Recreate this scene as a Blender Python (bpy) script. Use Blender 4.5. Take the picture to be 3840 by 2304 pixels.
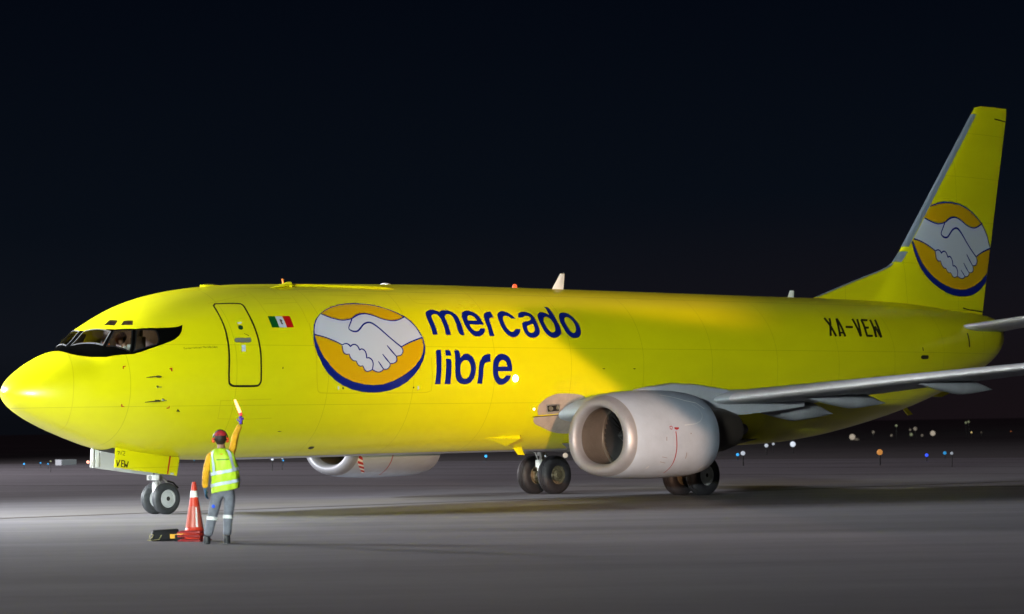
import bpy, bmesh, math, random
from mathutils import Vector, Matrix, Euler
R=math.radians; PI=math.pi
random.seed(7)
SC=bpy.context.scene; COL=SC.collection
for o in list(bpy.data.objects): bpy.data.objects.remove(o)

# ---------------------------------------------------------------- camera
cam=bpy.data.cameras.new('camera'); camo=bpy.data.objects.new('camera',cam); COL.objects.link(camo)
cr,cu,cf=Vector((.7239,-.6897,-.0169)),Vector((-.0181,-.0434,.9989)),Vector((.6897,.7228,.0440))
m=Matrix((cr,cu,-cf)).transposed().to_4x4(); m.translation=(-30.971,-47.890,1.816)
camo.matrix_world=m
cam.sensor_width=36; cam.lens=36*10057.7/3840; cam.clip_start=.5; cam.clip_end=5000
cam.dof.use_dof=True; cam.dof.focus_distance=61; cam.dof.aperture_fstop=1.9
SC.camera=camo
SC.render.resolution_x=1024; SC.render.resolution_y=614
SC.view_settings.view_transform='Standard'; SC.view_settings.look='None'; SC.view_settings.exposure=0; SC.view_settings.gamma=1

# ---------------------------------------------------------------- night sky
W=bpy.data.worlds.new('World'); SC.world=W; W.use_nodes=True
nt=W.node_tree; nt.nodes.clear()
def N(nt,t,**k):
    n=nt.nodes.new(t)
    for a,b in k.items():
        if a=='ins':
            for i,v in b.items():
                if hasattr(v,'is_output'): nt.links.new(v,n.inputs[i])
                else: n.inputs[i].default_value=v
        else: setattr(n,a,b)
    return n
tc=N(nt,'ShaderNodeTexCoord'); sep=N(nt,'ShaderNodeSeparateXYZ',ins={0:tc.outputs['Generated']})
rampz=N(nt,'ShaderNodeValToRGB',ins={0:sep.outputs['Z']})
e=rampz.color_ramp.elements
e[0].position=.004; e[0].color=(.0030,.0036,.0056,1); x=e.new(.03); x.color=(.0052,.0066,.0105,1); e[-1].position=.19; e[-1].color=(.0007,.0018,.0048,1)
x=e.new(.075); x.color=(.0026,.0043,.0080,1)
warm=N(nt,'ShaderNodeVectorMath',operation='DOT_PRODUCT',ins={0:tc.outputs['Generated'],1:(.83,.56,0)})
wr=N(nt,'ShaderNodeMapRange',ins={0:warm.outputs['Value'],1:.955,2:1.0,3:0.,4:1.})
zr=N(nt,'ShaderNodeMapRange',ins={0:sep.outputs['Z'],1:0.,2:.085,3:1.,4:0.})
mul=N(nt,'ShaderNodeMath',operation='MULTIPLY',ins={0:wr.outputs[0],1:zr.outputs[0]})
mx=N(nt,'ShaderNodeMix',data_type='RGBA'); nt.links.new(mul.outputs[0],mx.inputs[0]); nt.links.new(rampz.outputs[0],mx.inputs[6]); mx.inputs[7].default_value=(.0080,.0052,.0068,1)
bg=N(nt,'ShaderNodeBackground',ins={0:mx.outputs[2],1:1.0}); wo=N(nt,'ShaderNodeOutputWorld',ins={0:bg.outputs[0]})

# ---------------------------------------------------------------- apron floodlights (out of frame)
def area(name,loc,to,sx,sy,power,col,spread=180):
    l=bpy.data.lights.new(name,'AREA'); l.shape='RECTANGLE'; l.size=sx; l.size_y=sy; l.energy=power; l.color=col; l.spread=R(spread)
    o=bpy.data.objects.new(name,l); COL.objects.link(o); o.location=loc
    o.rotation_euler=(Vector(to)-Vector(loc)).to_track_quat('-Z','Y').to_euler(); return o
area('floodlight',(-12,14,10),(4,-2,0),7,.9,6000,(.90,.96,1.0),95)
area('floodlight',(0,95,24),(22,20,0),8,2,70000,(1.0,.95,1.0))
sl=bpy.data.lights.new('fill_sun','SUN'); sl.energy=.085; sl.angle=R(60); sl.color=(1,.66,.72); so=bpy.data.objects.new('fill_sun',sl); COL.objects.link(so); so.rotation_euler=(R(-20),R(20),0)  # added weak reddish sun, lifts the dark field and deep shadows
area('floodlight',(-85,-60,8),(6,1.2,4.6),12,1.1,5500,(.88,1.0,.94),36)
# warm low floodlight behind the camera, a node mask draws the shadow edges into its beam
LP=Vector((-24.8,-53.8,2.5)); LT=Vector((15,-2,2.5))
l=bpy.data.lights.new('warm_floodlight','SPOT'); l.energy=180000; l.color=(1,.60,.37); l.shadow_soft_size=.12; l.spot_size=R(34); l.spot_blend=.6
lo=bpy.data.objects.new('warm_floodlight',l); COL.objects.link(lo); lo.location=LP; lo.rotation_euler=(LT-LP).to_track_quat('-Z','Y').to_euler()
l.use_nodes=True; nt=l.node_tree; nt.nodes.clear()
g=N(nt,'ShaderNodeNewGeometry')
def dot(v): return N(nt,'ShaderNodeVectorMath',operation='DOT_PRODUCT',ins={0:g.outputs['Incoming'],1:v}).outputs['Value']
def M(op,a,b=0,c=0): return N(nt,'ShaderNodeMath',operation=op,ins={0:a,1:b,2:c}).outputs[0]
def SM(v,a,b): return N(nt,'ShaderNodeMapRange',interpolation_type='SMOOTHSTEP',ins={0:v,1:a,2:b,3:0.,4:1.}).outputs[0]
F=(LT-LP).normalized(); df=dot(tuple(F)); u=M('DIVIDE',dot((F.y,-F.x,0)),df); v=M('DIVIDE',dot((0,0,1)),df)
diag=SM(M('MULTIPLY_ADD',u,.74,v),.0120,.0185)
top=SM(M('MULTIPLY_ADD',M('MAXIMUM',u,0.),.11,v),.0295,.0365)
left=SM(u,-.02,.0)
shade=M('MULTIPLY',diag,M('SUBTRACT',1.,top))
lit=M('MULTIPLY',M('SUBTRACT',1.,shade),SM(u,.092,.050))
fade=SM(u,-.135,-.012); fr=M('SUBTRACT',1.,M('MULTIPLY',SM(u,.036,.046),SM(v,-.012,-.02)))
up=M('MULTIPLY',SM(v,.055,.036),SM(v,-.075,-.028))
val=M('MULTIPLY',M('MULTIPLY',lit,fade),M('MULTIPLY',fr,up))
em=N(nt,'ShaderNodeEmission',ins={0:(1,1,1,1),1:val}); N(nt,'ShaderNodeOutputLight',ins={0:em.outputs[0]})

# ---------------------------------------------------------------- materials
MATS={}
def mat(name,col,rough=.5,metal=0,coat=0,var=0.,vs=3.,emit=None,es=0,bump=0.,bs=30.,stretch=None,spec=.5,alpha=1):
    if name in MATS: return MATS[name]
    m=bpy.data.materials.new(name); m.use_nodes=True; nt=m.node_tree; b=nt.nodes['Principled BSDF']
    b.inputs['Base Color'].default_value=(*col,1); b.inputs['Roughness'].default_value=rough; b.inputs['Metallic'].default_value=metal
    b.inputs['Coat Weight'].default_value=coat; b.inputs['Coat Roughness'].default_value=.06; b.inputs['Specular IOR Level'].default_value=spec
    if emit: b.inputs['Emission Color'].default_value=(*emit,1); b.inputs['Emission Strength'].default_value=es
    if var or bump:
        tc=N(nt,'ShaderNodeTexCoord'); mp=N(nt,'ShaderNodeMapping',ins={0:tc.outputs['Object']})
        if stretch: mp.inputs['Scale'].default_value=stretch
    if var:
        n=N(nt,'ShaderNodeTexNoise',ins={'Vector':mp.outputs[0],'Scale':vs,'Detail':6.,'Roughness':.6})
        mr=N(nt,'ShaderNodeMapRange',ins={0:n.outputs[0],1:.3,2:.7,3:1-var,4:1+var*.4})
        mm=N(nt,'ShaderNodeMix',data_type='RGBA',blend_type='MULTIPLY'); mm.inputs[0].default_value=1; mm.inputs[6].default_value=(*col,1)
        nt.links.new(mr.outputs[0],mm.inputs[7]); nt.links.new(mm.outputs[2],b.inputs['Base Color'])
        mr2=N(nt,'ShaderNodeMapRange',ins={0:n.outputs[0],1:.3,2:.7,3:rough*1.25,4:rough*.85}); nt.links.new(mr2.outputs[0],b.inputs['Roughness'])
    if bump:
        n2=N(nt,'ShaderNodeTexNoise',ins={'Vector':mp.outputs[0],'Scale':bs,'Detail':4.})
        bp=N(nt,'ShaderNodeBump',ins={'Height':n2.outputs[0],'Strength':bump,'Distance':.02}); nt.links.new(bp.outputs[0],b.inputs['Normal'])
    MATS[name]=m; return m
YEL=mat('yellow_paint',(.78,.72,.003),.32,coat=.18,var=.08,vs=.8,stretch=(.35,1,1),bump=.10,bs=1.3)
YELL=mat('yellow_line',(.64,.57,.003),.4)
YELH=mat('yellow_highlight',(.95,.85,.02),.25)  # paler yellow for painted highlight lines
_nt=YEL.node_tree; _b=_nt.nodes['Principled BSDF']; _src=_b.inputs['Base Color'].links[0].from_socket
_tc=N(_nt,'ShaderNodeTexCoord'); _sp=N(_nt,'ShaderNodeSeparateXYZ',ins={0:_tc.outputs['Object']})
def _line(sock,period,w,ph):   # thin skin-lap joints every few metres
    a=N(_nt,'ShaderNodeMath',operation='ADD',ins={0:sock,1:ph}).outputs[0]; f=N(_nt,'ShaderNodeMath',operation='PINGPONG',ins={0:a,1:period/2}).outputs[0]
    return N(_nt,'ShaderNodeMath',operation='LESS_THAN',ins={0:f,1:w}).outputs[0]
_l=N(_nt,'ShaderNodeMath',operation='MAXIMUM',ins={0:_line(_sp.outputs['X'],2.54,.006,.35),1:_line(_sp.outputs['Z'],1.31,.005,.28)}).outputs[0]
_k=N(_nt,'ShaderNodeMapRange',ins={0:_l,1:0.,2:1.,3:1.,4:.72}).outputs[0]
_m=N(_nt,'ShaderNodeMix',data_type='RGBA',blend_type='MULTIPLY'); _m.inputs[0].default_value=1; _nt.links.new(_src,_m.inputs[6]); _nt.links.new(_k,_m.inputs[7]); _nt.links.new(_m.outputs[2],_b.inputs['Base Color'])
BLUE=mat('navy_blue_vinyl',(.004,.013,.20),.22,coat=.5)
ORG=mat('orange_yellow_vinyl',(.68,.39,.002),.3,coat=.3)
WHT=mat('pale_grey_vinyl',(.54,.58,.68),.35,coat=.2)
GRN=mat('flag_green',(.003,.09,.015),.3); RED=mat('flag_red',(.50,.006,.006),.3); BRN=mat('emblem_brown',(.08,.06,.03),.5)
BLK=mat('black_paint',(.006,.006,.007),.35)
MASK=mat('black_mask',(.002,.002,.002),.8,spec=0)
GRY=mat('grey_paint',(.50,.50,.51),.38,var=.12,vs=1.6,coat=.1)
GRY2=mat('worn_tan_paint',(.46,.38,.33),.45,var=.25,vs=3)
MET=mat('bare_metal',(.62,.62,.64),.30,metal=.85,var=.08,vs=2)
LIP=mat('polished_lip_metal',(.27,.27,.30),.45,metal=.4,var=.10,vs=3)
SLAT=mat('slat_metal',(.60,.57,.59),.58,metal=.15,var=.12,vs=3)
DUCT=mat('inlet_duct',(.095,.08,.072),.55,var=.2,vs=3)
DARK=mat('dark_cavity',(.012,.011,.011),.7)  # near-black; on bays and wells it paints the shade of an opening
TYR=mat('tyre_rubber',(.013,.012,.016),.62,var=.25,vs=8)
TYRN=mat('nose_tyre_rubber',(.042,.044,.05),.65,var=.2,vs=8)
RIM=mat('wheel_rim_grey',(.55,.56,.57),.4,var=.1,vs=12)
RIMB=mat('wheel_rim_brass',(.17,.14,.09),.45,metal=.3,var=.3,vs=15)
STEEL=mat('gear_steel',(.42,.41,.40),.35,metal=.6,var=.2,vs=10)
WHITE=mat('white_enamel',(.78,.78,.78),.35)
REDP=mat('red_paint',(.45,.02,.015),.4)
def glass(name,tint,mixf):
    m=bpy.data.materials.new(name); m.use_nodes=True; nt=m.node_tree; nt.nodes.clear()
    t=N(nt,'ShaderNodeBsdfTransparent',ins={0:(*tint,1)}); gl=N(nt,'ShaderNodeBsdfGlossy',ins={0:(1,1,1,1),1:.03}); fr=N(nt,'ShaderNodeFresnel',ins={0:1.5})
    a=N(nt,'ShaderNodeMath',operation='ADD',ins={0:fr.outputs[0],1:mixf})
    mx=N(nt,'ShaderNodeMixShader',ins={0:a.outputs[0],1:t.outputs[0],2:gl.outputs[0]}); N(nt,'ShaderNodeOutputMaterial',ins={0:mx.outputs[0]})
    MATS[name]=m; return m
GLASS=glass('cockpit_glass',(.74,.76,.78),.03)
def lampmat(name,col,s): return mat(name,tuple(.25*c for c in col),.4,emit=col,es=s,spec=.1)

# ---------------------------------------------------------------- helpers
def tag(o,label=None,cat=None,group=None,kind=None):
    if label: o['label']=label
    if cat: o['category']=cat
    if group: o['group']=group
    if kind: o['kind']=kind
    return o
def empty(name,loc=(0,0,0),rz=0,**k):
    o=bpy.data.objects.new(name,None); COL.objects.link(o); o.location=loc; o.rotation_euler.z=rz; o.empty_display_size=.3; return tag(o,**k)
def obj(name,verts,faces,m,parent=None,smooth=True,normals=None,loc=None,auto=None):
    me=bpy.data.meshes.new(name); me.from_pydata([tuple(v) for v in verts],[],faces); me.update()
    return link(name,me,m,parent,smooth,normals,loc,auto)
def link(name,me,m,parent=None,smooth=True,normals=None,loc=None,auto=None):
    for mm in (m if isinstance(m,(list,tuple)) else [m]): me.materials.append(mm)
    for p in me.polygons: p.use_smooth=smooth
    if auto is not None and smooth:
        try: me.set_sharp_from_angle(angle=R(auto))
        except Exception: pass
    if normals: me.normals_split_custom_set_from_vertices(normals)
    o=bpy.data.objects.new(name,me); COL.objects.link(o)
    if parent: o.parent=parent
    if loc: o.location=loc
    return o
class MB:
    """collects primitive shapes into one mesh"""
    def __init__(s): s.v=[]; s.f=[]
    def add(s,v,f): n=len(s.v); s.v+= [tuple(a) for a in v]; s.f+=[tuple(i+n for i in q) for q in f]; return s
    def box(s,c,d,rot=None,taper=1):
        M3=rot.to_matrix() if rot else Matrix.Identity(3); v=[]
        for z in(-1,1):
            t=taper if z>0 else 1
            for x,y in((-1,-1),(1,-1),(1,1),(-1,1)): v.append(Vector(c)+M3@Vector((x*d[0]/2*t,y*d[1]/2*t,z*d[2]/2)))
        return s.add(v,[(3,2,1,0),(4,5,6,7),(0,1,5,4),(1,2,6,5),(2,3,7,6),(3,0,4,7)])
    def tube(s,pts,r,n=12,cap=True,ry=None):
        pts=[Vector(p) for p in pts]; rs=r if isinstance(r,(list,tuple)) else [r]*len(pts); rows=[];up=None
        for i,p in enumerate(pts):
            t=(pts[min(i+1,len(pts)-1)]-pts[max(i-1,0)]).normalized()
            if up is None: up=Vector((0,0,1)) if abs(t.z)<.9 else Vector((0,1,0))
            a=t.cross(up).normalized(); b=a.cross(t).normalized(); up=b
            k=1 if ry is None else ry
            rows.append([p+a*math.cos(2*PI*j/n)*rs[i]+b*math.sin(2*PI*j/n)*rs[i]*k for j in range(n)])
        v=[q for w in rows for q in w]; f=[(i*n+j,i*n+(j+1)%n,(i+1)*n+(j+1)%n,(i+1)*n+j) for i in range(len(rows)-1) for j in range(n)]
        if cap: f+=[tuple(range(n)),tuple(reversed(range((len(rows)-1)*n,len(rows)*n)))]
        return s.add(v,f)
    def lathe(s,prof,axis='z',c=(0,0,0),n=32,close=False):
        v=[];P=len(prof)
        for j in range(n):
            a=2*PI*j/n; ca,sa=math.cos(a),math.sin(a)
            for r,h in prof:
                q={'z':(r*ca,r*sa,h),'y':(r*ca,h,r*sa),'x':(h,r*ca,r*sa)}[axis]; v.append((q[0]+c[0],q[1]+c[1],q[2]+c[2]))
        f=[(j*P+i,j*P+(i+1)%P,((j+1)%n)*P+(i+1)%P,((j+1)%n)*P+i) for j in range(n) for i in range(P if close else P-1)]
        return s.add(v,f)
    def ball(s,c,r,n=12,sc=(1,1,1)):
        prof=[(math.sin(PI*i/n)*r,-math.cos(PI*i/n)*r) for i in range(n+1)]; k=len(s.v); s.lathe(prof,'z',(0,0,0),n*2)
        for i in range(k,len(s.v)): q=s.v[i]; s.v[i]=(q[0]*sc[0]+c[0],q[1]*sc[1]+c[1],q[2]*sc[2]+c[2])
        return s
    def prism(s,poly,y0,y1,axis='y'):
        n=len(poly); mp=(lambda a,b,y:(a,y,b)) if axis=='y' else (lambda a,b,y:(a,b,y))
        v=[mp(a,b,y0) for a,b in poly]+[mp(a,b,y1) for a,b in poly]
        return s.add(v,[tuple(range(n)),tuple(reversed(range(n,2*n)))]+[(i,(i+1)%n,(i+1)%n+n,i+n) for i in range(n)])
    def obj(s,name,m,parent=None,smooth=True,auto=35,loc=None,bevel=0):
        me=bpy.data.meshes.new(name); me.from_pydata(s.v,[],s.f)
        bm=bmesh.new(); bm.from_mesh(me); bmesh.ops.remove_doubles(bm,verts=bm.verts,dist=1e-5); bmesh.ops.recalc_face_normals(bm,faces=bm.faces)
        if bevel: bmesh.ops.bevel(bm,geom=[e for e in bm.edges if len(e.link_faces)==2 and e.calc_face_angle(0)>R(50)],offset=bevel,segments=2,affect='EDGES',profile=.5)
        bm.to_mesh(me); bm.free()
        return link(name,me,m,parent,smooth,None,loc,auto)

# station: x, ztop, zbot, halfwidth, zc (height of widest point)
ST=[(0,2.66,2.66,0,2.66),(.03,2.775,2.56,.14,2.66),(.1,2.875,2.475,.27,2.65),(.25,3.02,2.35,.46,2.64),(.5,3.19,2.195,.69,2.63),(.8,3.36,2.04,.90,2.63),
(1.15,3.51,1.885,1.09,2.65),(1.4,3.575,1.785,1.21,2.67),(1.58,3.63,1.72,1.28,2.69),(1.75,3.755,1.655,1.34,2.72),(1.93,3.93,1.595,1.40,2.76),(2.15,4.115,1.52,1.46,2.82),(2.4,4.255,1.45,1.53,2.90),(2.7,4.41,1.38,1.60,2.98),(3.1,4.585,1.31,1.67,3.06),(3.7,4.77,1.235,1.75,3.14),
(4.4,4.91,1.185,1.815,3.19),(5.2,5.01,1.16,1.86,3.22),(6.2,5.08,1.15,1.88,3.25),(7.2,5.11,1.15,1.88,3.27),(9.5,5.165,1.16,1.88,3.28),(12.5,5.205,1.165,1.88,3.29),(22.5,5.185,1.17,1.88,3.29),(24,5.18,1.20,1.875,3.31),
(25.6,5.18,1.33,1.85,3.36),(27,5.175,1.53,1.79,3.43),(28.5,5.155,1.80,1.68,3.54),(30,5.11,2.13,1.52,3.68),(31.2,5.04,2.45,1.33,3.80),(32.2,4.95,2.75,1.14,3.90),(33.2,4.89,3.09,.90,4.0),(33.9,4.83,3.38,.70,4.08),(34.3,4.77,3.62,.52,4.14),(34.55,4.68,3.82,.35,4.18),(34.64,4.5,4.0,.18,4.2),(34.67,4.3,4.15,.04,4.21)]
def _pch(xs,ys,x):
    n=len(xs)
    if x<=xs[0]: return ys[0]
    if x>=xs[-1]: return ys[-1]
    i=0
    while x>xs[i+1]: i+=1
    def sl(k): return (ys[k+1]-ys[k])/(xs[k+1]-xs[k])
    def d(k):
        if k==0: return sl(0)
        if k==n-1: return sl(n-2)
        a,b=sl(k-1),sl(k)
        if a*b<=0: return 0
        h0=xs[k]-xs[k-1];h1=xs[k+1]-xs[k];w1=2*h1+h0;w2=h1+2*h0
        return (w1+w2)/(w1/a+w2/b)
    h=xs[i+1]-xs[i];t=(x-xs[i])/h
    return ys[i]*(1+2*t)*(1-t)**2+d(i)*h*t*(1-t)**2+ys[i+1]*t*t*(3-2*t)+d(i+1)*h*t*t*(t-1)
_X=[s[0] for s in ST]
_C={}
def sect(x):
    k=round(x,5)
    if k in _C: return _C[k]
    if x<.5: # round tip: interpolate on sqrt
        xs=[math.sqrt(a) for a in _X];v=math.sqrt(max(x,0))
        r=[_pch(xs,[s[j] for s in ST],v) for j in (1,2,3,4)]
    else: r=[_pch(_X,[s[j] for s in ST],x) for j in (1,2,3,4)]
    _C[k]=r;return r
def body(x,a,off=0.0):
    """point on the skin; a = angle from straight down (0) through port side (pi/2) to crown (pi), negative = starboard"""
    zt,zb,w,zc=sect(x)
    s,c=math.sin(a),-math.cos(a)
    if c>=0:
        y=w*s; z=zc+(zt-zc)*c
    else:
        p=0.94
        y=w*math.copysign(abs(s)**p,s); z=zc+(zc-zb)*(-(abs(c)**p))
    return (x,-y,z)

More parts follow.
